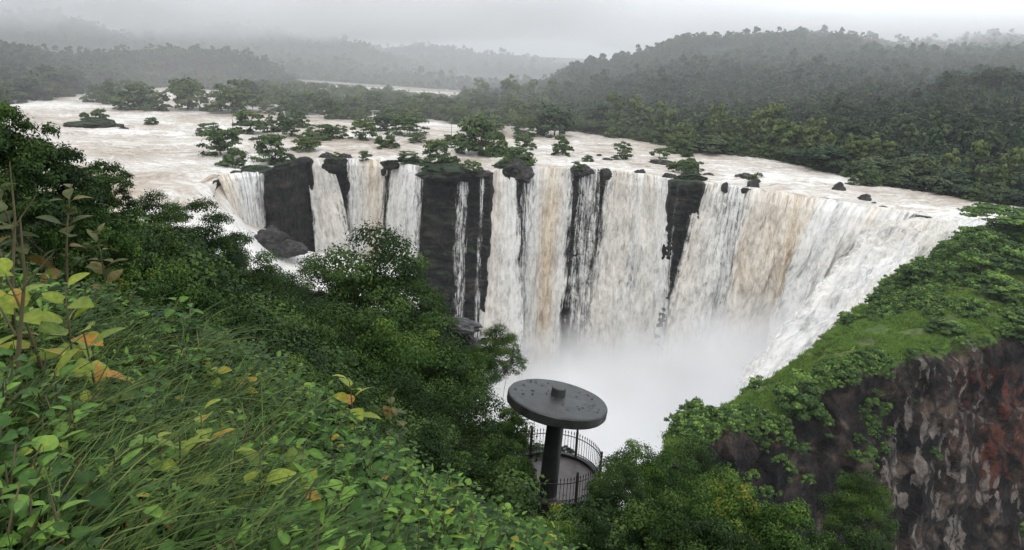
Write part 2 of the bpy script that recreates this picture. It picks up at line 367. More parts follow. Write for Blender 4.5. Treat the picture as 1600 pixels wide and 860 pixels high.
def fallmat(name='falling_water'):
    # uv-like attributes: fu across (metres), fv down (metres), dens = opacity, tan = silt
    m, nt, bs, out = mat(name)
    fu, fv = attr(nt, 'fu'), attr(nt, 'fv')
    cx = nd(nt, 'CombineXYZ'); nt.links.new(fu, cx.inputs[0]); nt.links.new(math_(nt, 'MULTIPLY', fv, .10), cx.inputs[1])
    vec = cx.outputs[0]
    cx2 = nd(nt, 'CombineXYZ'); nt.links.new(fu, cx2.inputs[0]); nt.links.new(math_(nt, 'MULTIPLY', fv, .38), cx2.inputs[1])
    s1 = noise(nt, .42, 6, .72, vec=vec, dist=.5)            # long streaks
    s2 = noise(nt, 1.7, 5, .7, vec=vec)
    s3 = noise(nt, .42, 8, .78, vec=cx2.outputs[0], dist=.6)  # falling clumps
    s = math_(nt, 'ADD', math_(nt, 'MULTIPLY', s1, .30), math_(nt, 'MULTIPLY', s2, .22))
    s = math_(nt, 'ADD', s, math_(nt, 'MULTIPLY', s3, .48))
    s4 = noise(nt, .11, 5, .65, vec=cx2.outputs[0], dist=.8)
    s = math_(nt, 'ADD', s, math_(nt, 'MULTIPLY', math_(nt, 'SUBTRACT', s4, .5), .38))
    tan = math_(nt, 'ADD', attr(nt, 'tan'), math_(nt, 'MULTIPLY', math_(nt, 'SUBTRACT', s4, .5), .9), True)
    white = ramp(nt, s, [(.38, (.36, .35, .33)), (.47, (.66, .65, .62)), (.56, (.86, .85, .82))])
    tanc = ramp(nt, s, [(.37, (.24, .17, .09)), (.47, (.48, .37, .24)), (.58, (.78, .69, .56))])
    c = mixc(nt, tan, white, tanc)
    nt.links.new(c, bs.inputs['Base Color']); bs.inputs['Roughness'].default_value = .75; bs.inputs['Specular IOR Level'].default_value = .1
    bump(nt, bs, s, .6, 1.1)
    tl = nd(nt, 'BsdfTranslucent'); nt.links.new(c, tl.inputs[0])
    m1_ = nd(nt, 'MixShader'); m1_.inputs[0].default_value = .15; nt.links.new(bs.outputs[0], m1_.inputs[1]); nt.links.new(tl.outputs[0], m1_.inputs[2])
    cx3 = nd(nt, 'CombineXYZ'); nt.links.new(fu, cx3.inputs[0]); nt.links.new(math_(nt, 'MULTIPLY', fv, .045), cx3.inputs[1])
    sa = noise(nt, .8, 6, .75, vec=cx3.outputs[0], dist=.3)
    k = math_(nt, 'ADD', math_(nt, 'MULTIPLY', math_(nt, 'SUBTRACT', sa, .5), 4.0), math_(nt, 'ADD', attr(nt, 'dens'), math_(nt, 'MULTIPLY', math_(nt, 'SUBTRACT', s3, .5), 2.6)), True)
    tr = nd(nt, 'BsdfTransparent'); m2_ = nd(nt, 'MixShader'); nt.links.new(k, m2_.inputs[0])
    nt.links.new(tr.outputs[0], m2_.inputs[1]); nt.links.new(m1_.outputs[0], m2_.inputs[2]); nt.links.new(m2_.outputs[0], out.inputs[0])
    return m
M['fall'] = fallmat()
def simple(name, a, b, scale, rough, bd=.01, bs_=.4):
    m, nt, bs, _ = mat(name); n = noise(nt, scale, 7, .65)
    nt.links.new(ramp(nt, n, [(.3, a), (.7, b)]), bs.inputs['Base Color']); bs.inputs['Roughness'].default_value = rough
    bump(nt, bs, n, bs_, bd); return m
M['soil'] = simple('slope_soil', (.006, .007, .004), (.018, .018, .010), 1.5, .95, .1)
M['forestfloor'] = simple('forest_floor', (.015, .022, .013), (.035, .048, .025), .05, .95, .3)
M['conc'] = simple('weathered_concrete', (.008, .009, .008), (.040, .041, .038), 1.7, .45, .02, .6)
M['bridge'] = simple('bridge_concrete', (.33, .32, .30), (.48, .46, .43), .2, .8, .05)
M['iron'] = simple('rusty_iron', (.018, .015, .013), (.05, .035, .026), 12, .6, .003)
M['pav'] = simple('wet_paving', (.055, .047, .042), (.12, .10, .09), 3, .35, .006)
M['white'] = simple('white_paint', (.7, .7, .7), (.8, .8, .8), 1, .4)
M['glass'] = simple('dark_glass', (.02, .02, .025), (.03, .03, .035), 1, .1)
M['rubber'] = simple('rubber', (.02, .02, .02), (.03, .03, .03), 1, .7)
M['debris'] = simple('wet_leaf_debris', (.004, .004, .004), (.012, .010, .008), 20, .5)
# ------------------------------------------------------------------ river above the falls
LIPPX = np.array([-250, -100, 0, 150, 250, 330, 345, 380, 415, 440, 480, 540, 605, 660, 765, 860, 950, 1000, 1050, 1095, 1170, 1230, 1280, 1340, 1400, 1450, 1520, 1600, 1750])
LIPPY = np.array([330, 325, 322, 310, 300, 285, 276, 271, 268, 262, 250, 249, 252, 262, 268, 262, 265, 272, 280, 285, 295, 303, 312, 322, 330, 337, 342, 345, 350])
LIPW = np.array([onz(a, b) for a, b in zip(LIPPX, LIPPY)])
def lip(px):
    return np.array([np.interp(px, LIPPX, LIPW[:, 0]), np.interp(px, LIPPX, LIPW[:, 1])])
def river_h(x, y):             # waves and standing rapids
    a = fbm(x*.035, y*.07, 0, 4, 3)*1.1 + ridge(x*.09+fbm(x*.02, y*.02)*2, y*.2, 0, 3, 9)*.75 + fbm(x*.4, y*.7, 0, 3, 5)*.30
    return a
px_ = np.linspace(-250, 1750, 620); tt = np.linspace(0, 1, 330)
lp = np.array([lip(p) for p in px_])
far = 1405.0
Yg = lp[:, 1][:, None]*(far/lp[:, 1])[:, None]**(tt[None, :]**1.25)
Xg = lp[:, 0][:, None]*Yg/lp[:, 1][:, None]
dlip = Yg-lp[:, 1][:, None]
k = np.clip(dlip/35, 0, 1)
Zg = river_h(Xg, Yg)*np.clip(dlip/8, .12, 1)-0.2 - 1.1*(1-k)**3
rough = 1-np.clip(np.abs(px_[:, None]-700)/900, 0, 1)
foam = .35+.55*fbm(Xg*.012, Yg*.02, 0, 3, 21)+.25*(1-np.clip(dlip/60, 0, 1))
left = np.clip((330-px_)/200, 0, 1)[:, None]*np.clip(1-dlip/70, 0, 1); foam = foam-.55*left
brown = .38*left
brown += .5*np.exp(-((px_[:, None]-1215)/45)**2)*np.clip(1-dlip/9, 0, 1)
brown += .5*np.exp(-((px_[:, None]-865)/14)**2)*np.clip(1-dlip/14, 0, 1)
mk_ = 1-sm(325, 343, px_)       # at the left the sheet rolls over its bank onto the lower terrace
sk = []
for f_, z_ in ((9, -6.5), (5, -3.2), (2, -.9)):
    sk.append(np.stack([Xg[:, 0]*(1-mk_*f_/Yg[:, 0]), Yg[:, 0]-mk_*f_, Zg[:, 0]+mk_*z_-.05*f_], 1)[:, None, :])
G = np.concatenate(sk+[np.stack([Xg, Yg, Zg], 2)], 1)
foam = np.concatenate([foam[:, :1]]*3+[foam], 1); brown = np.concatenate([brown[:, :1]]*3+[brown], 1)
me = mesh('river', G.reshape(-1, 3), grid_faces(len(px_), len(tt)+3), M['river'],
          {'foam': foam.ravel(), 'brown': brown.ravel()})
tag(link('river', me), 'broad silt brown river in flood', kind='structure')

# left side rapids: the river slides over its bank and down a lower terrace below the first fall
def row(lst): return [at(*q) for q in lst]
def r0(px, q): return [onz(px, np.interp(px, LIPPX, LIPPY)-3.0, -1.2)]+row(q)
ctrl = [r0(-120, [(-60, 390, 330), (60, 470, 300), (150, 560, 280)]),
        r0(60, [(90, 360, 335), (160, 440, 305), (240, 540, 285)]),
        r0(200, [(220, 330, 345), (270, 400, 320), (330, 520, 295)]),
        r0(300, [(312, 325, 372), (340, 385, 345), (400, 500, 315)]),
        r0(341, [(352, 318, 396), (385, 380, 370), (440, 480, 330)]),
        row([(375, 338, 424), (385, 352, 408), (425, 400, 385), (480, 480, 345)]),
        row([(425, 362, 430), (440, 375, 415), (470, 408, 395), (520, 480, 355)]),
        row([(480, 392, 436), (495, 402, 420), (520, 420, 400), (560, 480, 370)]),
        row([(560, 400, 450), (570, 410, 430), (590, 430, 405), (600, 490, 375)]),
        row([(650, 430, 450), (655, 440, 430), (655, 460, 405), (655, 520, 380)])]
CT = []
for k_, c_ in enumerate(ctrl):
    if k_ < 5: q = LIPPX.searchsorted(0); px0 = (-120, 60, 200, 300, 341)[k_]; L_ = onz(px0, np.interp(px0, LIPPX, LIPPY)+.6, -1.05); e1 = L_*.86+np.array(c_[1])*.14; e1[2] -= .6; CT.append([c_[0], L_, e1]+list(c_[1:]))
    else: c0, c1 = np.array(c_[0]), np.array(c_[1]); CT.append([c0, c0*.8+c1*.2, c0*.55+c1*.45]+list(c_[1:]))
P = patch(CT, 300, 150); n = grid_normals(P); n[n[:, :, 2] < 0] *= -1
a = (ridge(P[..., 0]*.09, P[..., 1]*.09, P[..., 2]*.05, 4, 2)*1.0+fbm(P[..., 0]*.35, P[..., 1]*.35, P[..., 2]*.2, 3, 4)*.5)
u = np.linspace(0, 1, 300)[:, None]; v = np.linspace(0, 1, 150)[None, :]
a = a*(.06+.94*np.clip((v-.45)*3, 0, 1)*np.ones_like(u)); P = P+n*a[..., None]
fo = .15+1.0*np.clip((v-.48)*3, 0, 1)*np.ones_like(u)+.5*np.clip((u-.45)*4, 0, 1)
br = np.clip(1-(v-.35)*3.2, 0, 1)*np.clip((u-.15)*4, 0, 1)*np.clip((.52-u)*7, 0, 1)*.55
me = mesh('rapids', P.reshape(-1, 3), grid_faces(300, 150), M['river'], {'foam': fo.ravel(), 'brown': br.ravel()})
tag(link('rapids', me), 'foaming rapids on the lower terrace left of the falls', kind='structure')

# ------------------------------------------------------------------ cliff behind the falls
ROCKS = [(414, 487, 7, 4.5), (508, 541, 5, 2.0), (596, 618, 3, .8), (664, 768, 9, 1.2), (786, 816, 2, 3.0), (893, 908, 2.5, 2.0), (940, 951, 2.5, .9),
         (1048, 1100, 7, 2.2), (1160, 1176, 2, 1.0)]
px_ = np.linspace(332, 1580, 900); H = 172.0; tt = np.linspace(0, 1, 200)
lp = np.array([lip(p) for p in px_]); dr = -unit(lp)           # towards the gorge
fw = np.zeros(len(px_)); up = np.zeros(len(px_))
def fwf(q):
    o_ = np.zeros(len(q))
    for l, r, f, h in ROCKS: o_ = np.maximum(o_, f*sm(l-5, l+3, q)*(1-sm(r-3, r+5, q)))
    return o_
for l, r, f, h in ROCKS:
    b_ = sm(l-5, l+3, px_)*(1-sm(r-3, r+5, px_)); fw = np.maximum(fw, f*b_)
    if r-l > 40: b_ = b_*np.sqrt(np.clip(1-((px_-(l+r)/2)/((r-l)/2+4))**2*.92, 0, 1))*(1+.35*vn(px_*.09, 0, 0, int(l)))
    up = np.maximum(up, h*b_)
prof = np.concatenate([[(-14., .0)], [(-6.-0, 0)]])
V = np.zeros((len(px_), len(tt)+3, 3))
for j in range(len(tt)+3):
    if j < 3: back = (16, 8, 3)[j]; z = -.9+up*(0, .75, 1)[j]; f = fw-back
    else: t = tt[j-3]; z = -1.0+up - t*H; f = fwf(px_+9*min(t*12, 1)*fbm(px_*.012, t*11.0, 0, 3, 91))*np.where((px_ < 495) | ((px_ > 655) & (px_ < 772)), 1, 1-.85*sm(.02, .4, t)) + t*6*np.ones(len(px_))
    V[:, j, 0] = lp[:, 0]+dr[:, 0]*f; V[:, j, 1] = lp[:, 1]+dr[:, 1]*f; V[:, j, 2] = z
X, Y, Z = V[..., 0], V[..., 1], V[..., 2]
blk = vn(np.floor(X*.13+vn(Z*.05, 0, 0, 4)), np.floor(Z*.16+vn(np.floor(X*.13), 0, 0, 2)*2), 0, 5)
lay = fbm(X*.02, Y*.02, Z*.22, 4, 31)*2.2 + ridge(X*.09, Y*.09, Z*.05, 5, 8)*2.4 + fbm(X*.3, Y*.3, Z*.5, 4, 11)*1.1 + blk*.6
lay = lay*1.15 + 2.8*fbm(X*.05, Z*.03, 4, 3, 66)+1.5*ridge((Z+X*.35)*.09, X*.015, 2, 3, 55)
lay = np.minimum(lay, 2.2+.7*fw[:, None]*np.where((px_ < 495) | ((px_ > 655) & (px_ < 772)), 1, .3)[:, None])
lay = lay*np.clip((np.arange(len(tt)+3)-1)/5, 0, 1)[None, :]
V[..., 0] += dr[:, 0:1]*lay; V[..., 1] += dr[:, 1:2]*lay
V[:, :3, 2] += fbm(X*.2, Y*.2, 0, 4, 3)[:, :3]*.6*(up[:, None]/3)
me = mesh('cliff', V.reshape(-1, 3), grid_faces(len(px_), len(tt)+3), M['cliff'])
tag(link('cliff', me), 'dark wet rock wall behind the falls', kind='structure')

# ------------------------------------------------------------------ waterfalls
def waterfall(label, top, bot, thrust, tan, dens, amp=1.0, seed=0, lift=.25, pw=.5, CL=1.0, bulge=0.0):
    (tl, tr), (bl, br, by) = top, bot
    w0 = np.linalg.norm(lip(tl)-lip(tr)); nu = max(10, int(max(w0, abs(br-bl)*.4)/.42)); nv = 210
    u = np.linspace(0, 1, nu); yb = min(lip(tl)[1], lip(tr)[1])-thrust
    zb = -at((bl+br)/2, by, yb)[2]
    v = np.concatenate([np.linspace(-.06, 0, 8)[:-1], np.linspace(0, 1, nv)**1.25]); nv = len(v)
    V = np.zeros((nu, nv, 3)); FU = np.zeros((nu, nv)); FV = np.zeros((nu, nv))
    for i, a in enumerate(u):
        p0 = tl+(tr-tl)*a; p1 = bl+(br-bl)*a; L0 = lip(p0); d = -L0/np.linalg.norm(L0)
        f = bulge*(1-(2*a-1)**2)*np.clip(v*16+.9, 0, 1)+np.where(v < 0, v*60, 2.6*np.minimum(v*25, 1)+thrust*np.clip(v, 0, 1)**pw)
        z = np.where(v < 0, lift-1.0*np.clip(1+v*15, 0, 1)**2*.6, lift-.6-zb*np.clip(v, 0, 1))
        X0 = L0[0]+d[0]*f; Y0 = L0[1]+d[1]*f
        vv = np.clip(v, 0, 1)**.75; sh = (p1-p0)*vv/F*Y0*0.98
        # keep the pixel column of the lip while falling
        V[i, :, 0] = X0 + sh; V[i, :, 1] = Y0; V[i, :, 2] = z
        FU[i] = a*w0 + seed*37.0; FV[i] = v*zb
    # falling water drops on verticals; the pixel column drifts by the roll only
    g = np.clip(FV/40, 0, 1)
    disp = 2.2*g*CL*fbm(FU*.09, FV*.035, seed+9, 4, 24)+ridge(FU*.16, FV*.014, seed, 4, 4)*(.5+1.4*g) + fbm(FU*.30, FV*.08, seed+5, 5, 14, .6)*(.1+1.1*g)*CL + fbm(FU*.9, FV*.15, seed, 3, 6)*(.25+.3*g)
    disp *= amp*np.clip((v+.03)*20, 0, 1)[None, :]
    ee = np.minimum(u, 1-u)[:, None]*w0; ee = np.maximum(ee+np.clip(v*6, 0, 1)[None, :]*(2.6*fbm(np.where(u < .5, 3.7, 8.1)[:, None]+seed, FV*.05, 0, 4, 12)+1.4*fbm(FU*.3, FV*.05, 1, 3, 13)), 0)
    disp = disp - 1.8*np.exp(-ee/1.6)*np.clip(v*8, 0, 1)[None, :]
    V[..., 1] -= disp; V[..., 0] += fbm(FU*.15, FV*.05, seed, 3, 77)*.7*g
    T = np.interp(u, np.linspace(0, 1, len(tan)), tan)[:, None]*(1-.45*np.clip(v, 0, 1)[None, :])*(1+.5*fbm(FU*.1, FV*.02, 3, 3, 8))
    dn = np.interp(u, np.linspace(0, 1, len(dens)), dens)[:, None]*np.ones((1, nv)) - 1.5*np.exp(-ee/2.2)*(1+.5*fbm(FU*.3, FV*.06, 5, 3, 3)) + .35*np.clip(-v*20, 0, 1)[None, :]
    dn = dn + .25*g*(np.array(dens).mean() > .7)
    me = mesh('waterfall', V.reshape(-1, 3), grid_faces(nu, nv), M['fall'], {'fu': FU.ravel(), 'fv': FV.ravel(), 'tan': np.clip(T, 0, 1).ravel(), 'dens': dn.ravel()})
    return tag(link('waterfall', me), label, 'waterfall', 'separate falls along the cliff edge')
waterfall('pale fall with a thin tan left edge, dropping onto the rapids at the far left', (339, 418), (366, 413, 372), 4, [.95, .8, .1, 0, 0, 0], [1.3, 1.1, .95, .9, .85, .8], .6, 1)
waterfall('narrow cream plume curving down between two black rock blocks', (477, 514), (489, 558, 425), 12, [.25, .45, .5, .4], [1.5, 1.6, 1.6, 1.5], .8, 2)
waterfall('short fall that is white on its left and sandy brown on its right', (537, 608), (538, 596, 420), 7, [0, .1, .3, .75, .8, .3], [1.0, 1.0, 1.2, 1.4, 1.4, 1.1], .8, 3)
waterfall('soft white fall just left of the widest dark rock face', (611, 666), (594, 658, 440), 6, [.15, .1, 0, 0], [1.2, 1.2, 1.1, .45], .8, 4)
waterfall('thin see-through strands trickling down the widest dark rock face', (708, 742), (704, 738, 560), 19, [0, 0], [.12, .42, .5, .12], .3, 5, pw=.14)
waterfall('single thin white strand beside the big smooth cream jet', (744, 764), (742, 760, 600), 18, [0, 0], [.15, .5, .3], .3, 6, pw=.14)
waterfall('big smooth cream jet arching out to the right from beside the dark face', (763, 807), (752, 838, 650), 15, [.45, .45, .3, .1, 0], [1.7, 1.7, 1.7, 1.5, 1.2], .55, 7, .5, .62)
waterfall('tall fall with a sandy brown core between two white edges', (812, 900), (814, 895, 650), 9, [0, 0, .1, .6, 1, .75, .2, .05], [.4, .55, 1.0, 1.4, 1.6, 1.4, 1.1, .8], .9, 8)
waterfall('grey torn veil of water with dark rock showing through', (903, 944), (884, 958, 640), 7, [.05, .05], [.62, .5, .6, .45], 1.2, 9, CL=1.6)
waterfall('wide cream and white curtain in the middle of the cliff', (948, 1054), (926, 1082, 650), 10, [.2, .4, .35, .15, .4, .1, 0], [.9, 1.2, 1.0, 1.1, 1.4, 1.2, .7], 1.1, 10, CL=1.5)
waterfall('wispy strand down the black rock cleft in the middle of the cliff', (1056, 1067), (1056, 1064, 400), 15, [0, 0], [.1, .5, .1], .3, 11, pw=.14)
waterfall('clumpy cream and white curtain right of the black rock cleft', (1094, 1174), (1048, 1172, 640), 10, [.35, .35, .15, 0, .15], [1.0, 1.2, .85, .8, 1.1], 1.1, 12, CL=1.5)
waterfall('broad brown fall with a rounded top edge', (1168, 1288), (1146, 1272, 650), 13, [.25, .75, .7, .55, .9, .85, .35], [1.4, 1.5, 1.5, 1.4, 1.5, 1.6, 1.4], 1.3, 13, .7, CL=2.2, bulge=8)
waterfall('thick white fall with faint tan streaks at the right bend of the cliff', (1280, 1440), (1214, 1350, 640), 16, [.2, .05, .1, .15, .4, .1, .2, .05], [1.7, 1.7, 1.6, 1.5, .9], 1.4, 14, .7, CL=2.4, bulge=4)

# the steep chute at the right, running down behind the grassy spur
ctrl = [row([(1375, 326, 410), (1455, 336, 393), (1500, 339, 386), (1560, 343, 380), (1640, 346, 376)]),
        row([(1345, 350, 402), (1430, 355, 380), (1480, 356, 368), (1520, 362, 356), (1580, 372, 348)]),
        row([(1290, 410, 388), (1390, 392, 360), (1445, 392, 345), (1480, 402, 335), (1530, 420, 325)]),
        row([(1230, 490, 365), (1340, 450, 335), (1400, 445, 320), (1430, 455, 310), (1470, 475, 300)]),
        row([(1160, 575, 345), (1280, 530, 315), (1340, 520, 300), (1370, 535, 285), (1400, 560, 275)]),
        row([(1150, 640, 320), (1200, 630, 300), (1250, 620, 285), (1280, 630, 270), (1300, 650, 260)]),
        row([(1080, 720, 320), (1120, 720, 300), (1170, 720, 285), (1200, 730, 265), (1220, 740, 255)])]
P = patch(ctrl, 240, 150); n = grid_normals(P); n[n[..., 2] < 0] *= -1
uu = np.linspace(0, 1, 240)[:, None]*np.ones((1, 150)); vv = np.linspace(0, 1, 150)[None, :]*np.ones((240, 1))
FU = vv*75; FV = uu*230
g = np.clip(uu*4, 0, 1)
dsp = ridge(FU*.10, FV*.02, 2, 4, 4)*2.2+ridge(FU*.07, FV*.045, 7, 4, 19)*3.0+fbm(FU*.22, FV*.09, 5, 5, 14, .6)*3.2+fbm(FU*.9, FV*.25, 1, 3, 6)*.5
P = P+n*(dsp*g)[..., None]
me = mesh('waterfall', P.reshape(-1, 3), grid_faces(240, 150), M['fall'], {'fu': FU.ravel()+700, 'fv': FV.ravel(), 'tan': (np.clip(.12+.3*fbm(FU*.08, FV*.02, 0, 3, 5), 0, 1)).ravel(), 'dens': (1.7-2.2*(1-sm(0, .16, vv))*(1+.8*fbm(FU*.2, FV*.05, 0, 3, 3))-1.2*(1-sm(0, .08, 1-vv))).ravel()})
tag(link('waterfall', me), 'steep white chute rushing down behind the grassy spur at the far right', 'waterfall', 'separate falls along the cliff edge')

# gorge floor: foaming plunge pool
gx, gy = np.meshgrid(np.linspace(-260, 420, 150), np.linspace(60, 520, 110), indexing='ij')
me = mesh('plunge_pool', np.stack([gx, gy, -160+ridge(gx*.05, gy*.05, 0, 4, 3)*3], 2).reshape(-1, 3), grid_faces(150, 110), M['river'],
          {'foam': (np.ones(gx.size)*1.6), 'brown': np.zeros(gx.size)})
tag(link('plunge_pool', me), 'white foaming pool at the foot of the falls', kind='structure')

# ------------------------------------------------------------------ forested hills
gx, gy = np.meshgrid(np.linspace(-6000, 6000, 60), np.linspace(1398, 12000, 60), indexing='ij')
me = mesh('ground', np.stack([gx, gy, -4+0*gx], 2).reshape(-1, 3), grid_faces(60, 60), M['forestfloor']); tag(link('ground', me), 'wooded ground reaching the horizon', kind='structure')
HILLS = []
def hill(rows, nu, nv, rough=6, seed=0, name='hill'):
    P = patch(rows, nu, nv)
    P[..., 2] += fbm(P[..., 0]*.006, P[..., 1]*.006, 0, 4, seed)*rough*np.clip(np.linspace(0, 1, nv)*4, 0, 1)[None, :]
    me = mesh(name, P.reshape(-1, 3), grid_faces(nu, nv), M['forestfloor'])
    tag(link(name, me), None, kind='structure'); HILLS.append(P); return P
def hrow(px, base, ridge_py, ridge_D, mid=None, back=500, fall=60):
    ridge_py += 11
    b = onz(px, base, -1.0); r_ = at(px, ridge_py, ridge_D)
    m_ = b*.5+r_*.5 if mid is None else at(px, *mid); m_[2] += 0
    e1 = r_.copy(); e1[1] += back; e1[0] += back*(r_[0]/r_[1]); e1[2] -= fall
    return [b, b*.75+m_*.25, m_, m_*.35+r_*.65, r_, e1]
# near left hill
hill([hrow(-420, 178, 62, 900), hrow(-200, 172, 68, 950), hrow(0, 160, 72, 1050), hrow(100, 150, 88, 1120), hrow(200, 141, 84, 1200), hrow(290, 138, 80, 1250),
      hrow(360, 141, 80, 1280), hrow(405, 143, 92, 1300), hrow(440, 147, 113, 1330), hrow(475, 150, 136, 1330), hrow(500, 152, 150, 1330)], 90, 40, 8, 1)
# far left hill
def fh(p, r, D, d0):
    b = zcol(p, d0, -1.0); r_ = at(p, r+8, D); e_ = at(p, r+30, D+500); return [b, b*.55+r_*.45-np.array([0, 0, 8]), r_, e_]
hill([fh(p, r, D, 1395) for p, r, D in
      [(-400, -10, 1700), (-150, 8, 1700), (0, 22, 1750), (70, 17, 1800), (130, 40, 1800), (200, 62, 1850), (280, 85, 1850), (360, 105, 1850), (450, 130, 1850)]], 80, 26, 14, 5)
# middle distance ridges upstream of the bridge
hill([fh(p, r, D, 1600) for p, r, D in
      [(200, 40, 2300), (320, 42, 2300), (450, 52, 2350), (550, 66, 2350), (620, 92, 2350), (680, 112, 2300), (740, 128, 2300), (800, 138, 2300), (900, 145, 2300)]], 80, 26, 12, 9)
hill([fh(p, r, D, 2400) for p, r, D in
      [(500, 80, 3000), (600, 76, 3000), (680, 71, 3000), (740, 82, 3000), (800, 88, 3000), (860, 98, 3000), (930, 100, 3000), (1100, 95, 3000)]], 60, 20, 12, 12)
hill([fh(p, r, D, 1380) for p, r, D in
      [(300, 100, 1650), (400, 110, 1650), (470, 98, 1650), (520, 106, 1650), (560, 118, 1650), (620, 122, 1650), (700, 138, 1650), (800, 142, 1650), (900, 146, 1650)]], 60, 20, 6, 15)
# big right hill
hill([hrow(720, 168, 150, 1300), hrow(770, 172, 142, 1250), hrow(830, 180, 134, 1250), hrow(870, 190, 118, 1250), hrow(900, 203, 104, 1250), hrow(960, 212, 94, 1280), hrow(1010, 219, 82, 1300), hrow(1070, 226, 66, 1320),
      hrow(1150, 236, 62, 1350), hrow(1250, 250, 62, 1350), hrow(1330, 270, 61, 1380), hrow(1420, 288, 66, 1400), hrow(1500, 303, 60, 1420), hrow(1600, 320, 56, 1420), hrow(1800, 350, 50, 1420), hrow(2000, 380, 40, 1420)], 150, 60, 10, 20)
# nearer wooded shoulder at the right
hill([[onz(p, b, -1), at(p, (2*b+r)/3, 620), at(p, (b+2*r)/3, 720), at(p, r, 800), at(p, r+30, 1000)] for p, b, r in
      [(1330, 272, 268), (1370, 279, 215), (1420, 288, 172), (1480, 299, 140), (1530, 306, 122), (1570, 312, 124), (1620, 322, 130), (1750, 345, 120), (1950, 370, 110)]], 70, 40, 5, 25)

# ------------------------------------------------------------------ the grassy spur at the right with its cliff
SP = [  # px of crest: list (px, py, D)
 [(1600, 440, 420), (1620, 352, 350), (1640, 345, 335), (1700, 380, 300), (1760, 440, 270), (1800, 520, 240), (1830, 620, 225), (1850, 760, 215), (1860, 960, 205), (1860, 1200, 200)],
 [(1540, 460, 400), (1535, 372, 345), (1550, 366, 325), (1600, 405, 290), (1640, 455, 255), (1670, 520, 228), (1690, 620, 214), (1700, 760, 205), (1710, 960, 196), (1710, 1200, 190)],
 [(1480, 500, 370), (1478, 402, 325), (1490, 398, 305), (1520, 430, 268), (1550, 468, 236), (1570, 515, 212), (1580, 620, 202), (1580, 760, 194), (1580, 960, 186), (1580, 1200, 180)],
 [(1420, 560, 350), (1412, 445, 300), (1425, 443, 280), (1450, 465, 246), (1465, 495, 218), (1475, 540, 198), (1480, 620, 190), (1480, 760, 184), (1480, 960, 176), (1480, 1200, 170)],
 [(1360, 640, 320), (1345, 495, 268), (1358, 490, 250), (1372, 505, 225), (1385, 530, 204), (1392, 560, 190), (1395, 630, 183), (1395, 760, 176), (1395, 960, 168), (1395, 1200, 160)],
 [(1290, 720, 290), (1278, 558, 225), (1288, 553, 212), (1296, 562, 198), (1302, 575, 186), (1306, 592, 178), (1310, 640, 174), (1310, 760, 168), (1310, 960, 160), (1310, 1200, 152)],
 [(1200, 760, 260), (1180, 628, 196), (1190, 624, 186), (1198, 630, 178), (1203, 640, 172), (1207, 652, 167), (1210, 690, 163), (1212, 780, 158), (1212, 960, 150), (1212, 1200, 142)],
 [(1120, 800, 240), (1108, 662, 172), (1115, 658, 166), (1120, 662, 162), (1123, 668, 158), (1126, 676, 155), (1128, 710, 152), (1130, 800, 148), (1130, 960, 142), (1130, 1200, 135)],
 [(1060, 830, 230), (1062, 688, 160), (1066, 684, 155), (1068, 688, 151), (1069, 694, 149), (1070, 704, 147), (1070, 740, 145), (1072, 820, 142), (1072, 960, 138), (1072, 1200, 132)],
 [(1000, 900, 220), (1020, 760, 160), (1024, 758, 155), (1026, 762, 151), (1026, 770, 149), (1026, 780, 147), (1026, 810, 145), (1026, 860, 142), (1026, 1000, 138), (1026, 1200, 132)]]
nu, nv = 420, 380
P = patch([row(r_) for r_ in SP], nu, nv); n = grid_normals(P)
if n[200, 250] @ np.array([0, -1, 0]) < 0: n = -n
X, Y, Z = P[..., 0], P[..., 1], P[..., 2]
vv = np.linspace(0, 1, nv)[None, :]*np.ones((nu, 1)); face = sm(.53, .60, vv+.035*fbm(X*.06, Y*.06, Z*.06, 4, 81))
# slabby rock: tilted bedding and vertical joints
w1 = fbm(X*.03, Y*.03, Z*.03, 3, 2)*9
bed = ridge((Z+X*.55+w1)*.055, (X-Z*.5)*.02, 0, 4, 40)
jn = np.floor((X*.16+Z*.07+w1*.2)*1.0); st = vn(jn*1.7, np.floor((Z*.09-X*.05)+vn(jn, 0, 0, 3)*2)*1.3, 0, 7)
rk = bed*2.6+st*2.6+ridge(X*.11, Y*.11, Z*.07, 5, 6)*1.7+fbm(X*.5, Y*.5, Z*.5, 4, 9)*.55
gr = fbm(X*.05, Y*.05, Z*.05, 4, 51)*2.6+fbm(X*.35, Y*.35, Z*.35, 3, 61)*.5
P = P+n*(rk*face+gr*(1-face)*sm(0, .12, vv))[..., None]
q3 = (P-np.array([0, 0, CAMZ]))@R3; QX = 800-F*q3[..., 0]/q3[..., 2]; QY = 430+F*q3[..., 1]/q3[..., 2]   # where the stains and fresh faces lie
red = sm(125, 150, X*1.0+ (Z+20)*.25)*np.ones_like(X)
red = sm(1470, 1540, QX)*sm(560, 600, QY)*(1-sm(735, 790, QY))*np.ones_like(X)
pale = sm(1320, 1400, QX)*np.ones_like(X)*(.55+.45*sm(590, 650, QY))*(1-.6*sm(1530, 1570, QX))
grass = (1-face)*1.0 + .42*sm(.30, .60, np.abs(n[..., 2]))*face + .0
grass = np.clip(grass, 0, 1)-.45*sm(.12, .22, fbm(X*.05+9, Y*.05, Z*.08, 4, 44))*sm(.15, .3, vv)*(vv < .5)
me = mesh('spur_cliff', P.reshape(-1, 3), grid_faces(nu, nv), M['spur'], {'red': red.ravel(), 'pale': pale.ravel(), 'grass': grass.ravel()})
tag(link('spur_cliff', me), 'grass topped rocky spur with a bare cliff below', kind='structure')
SPUR = P; SPN = n
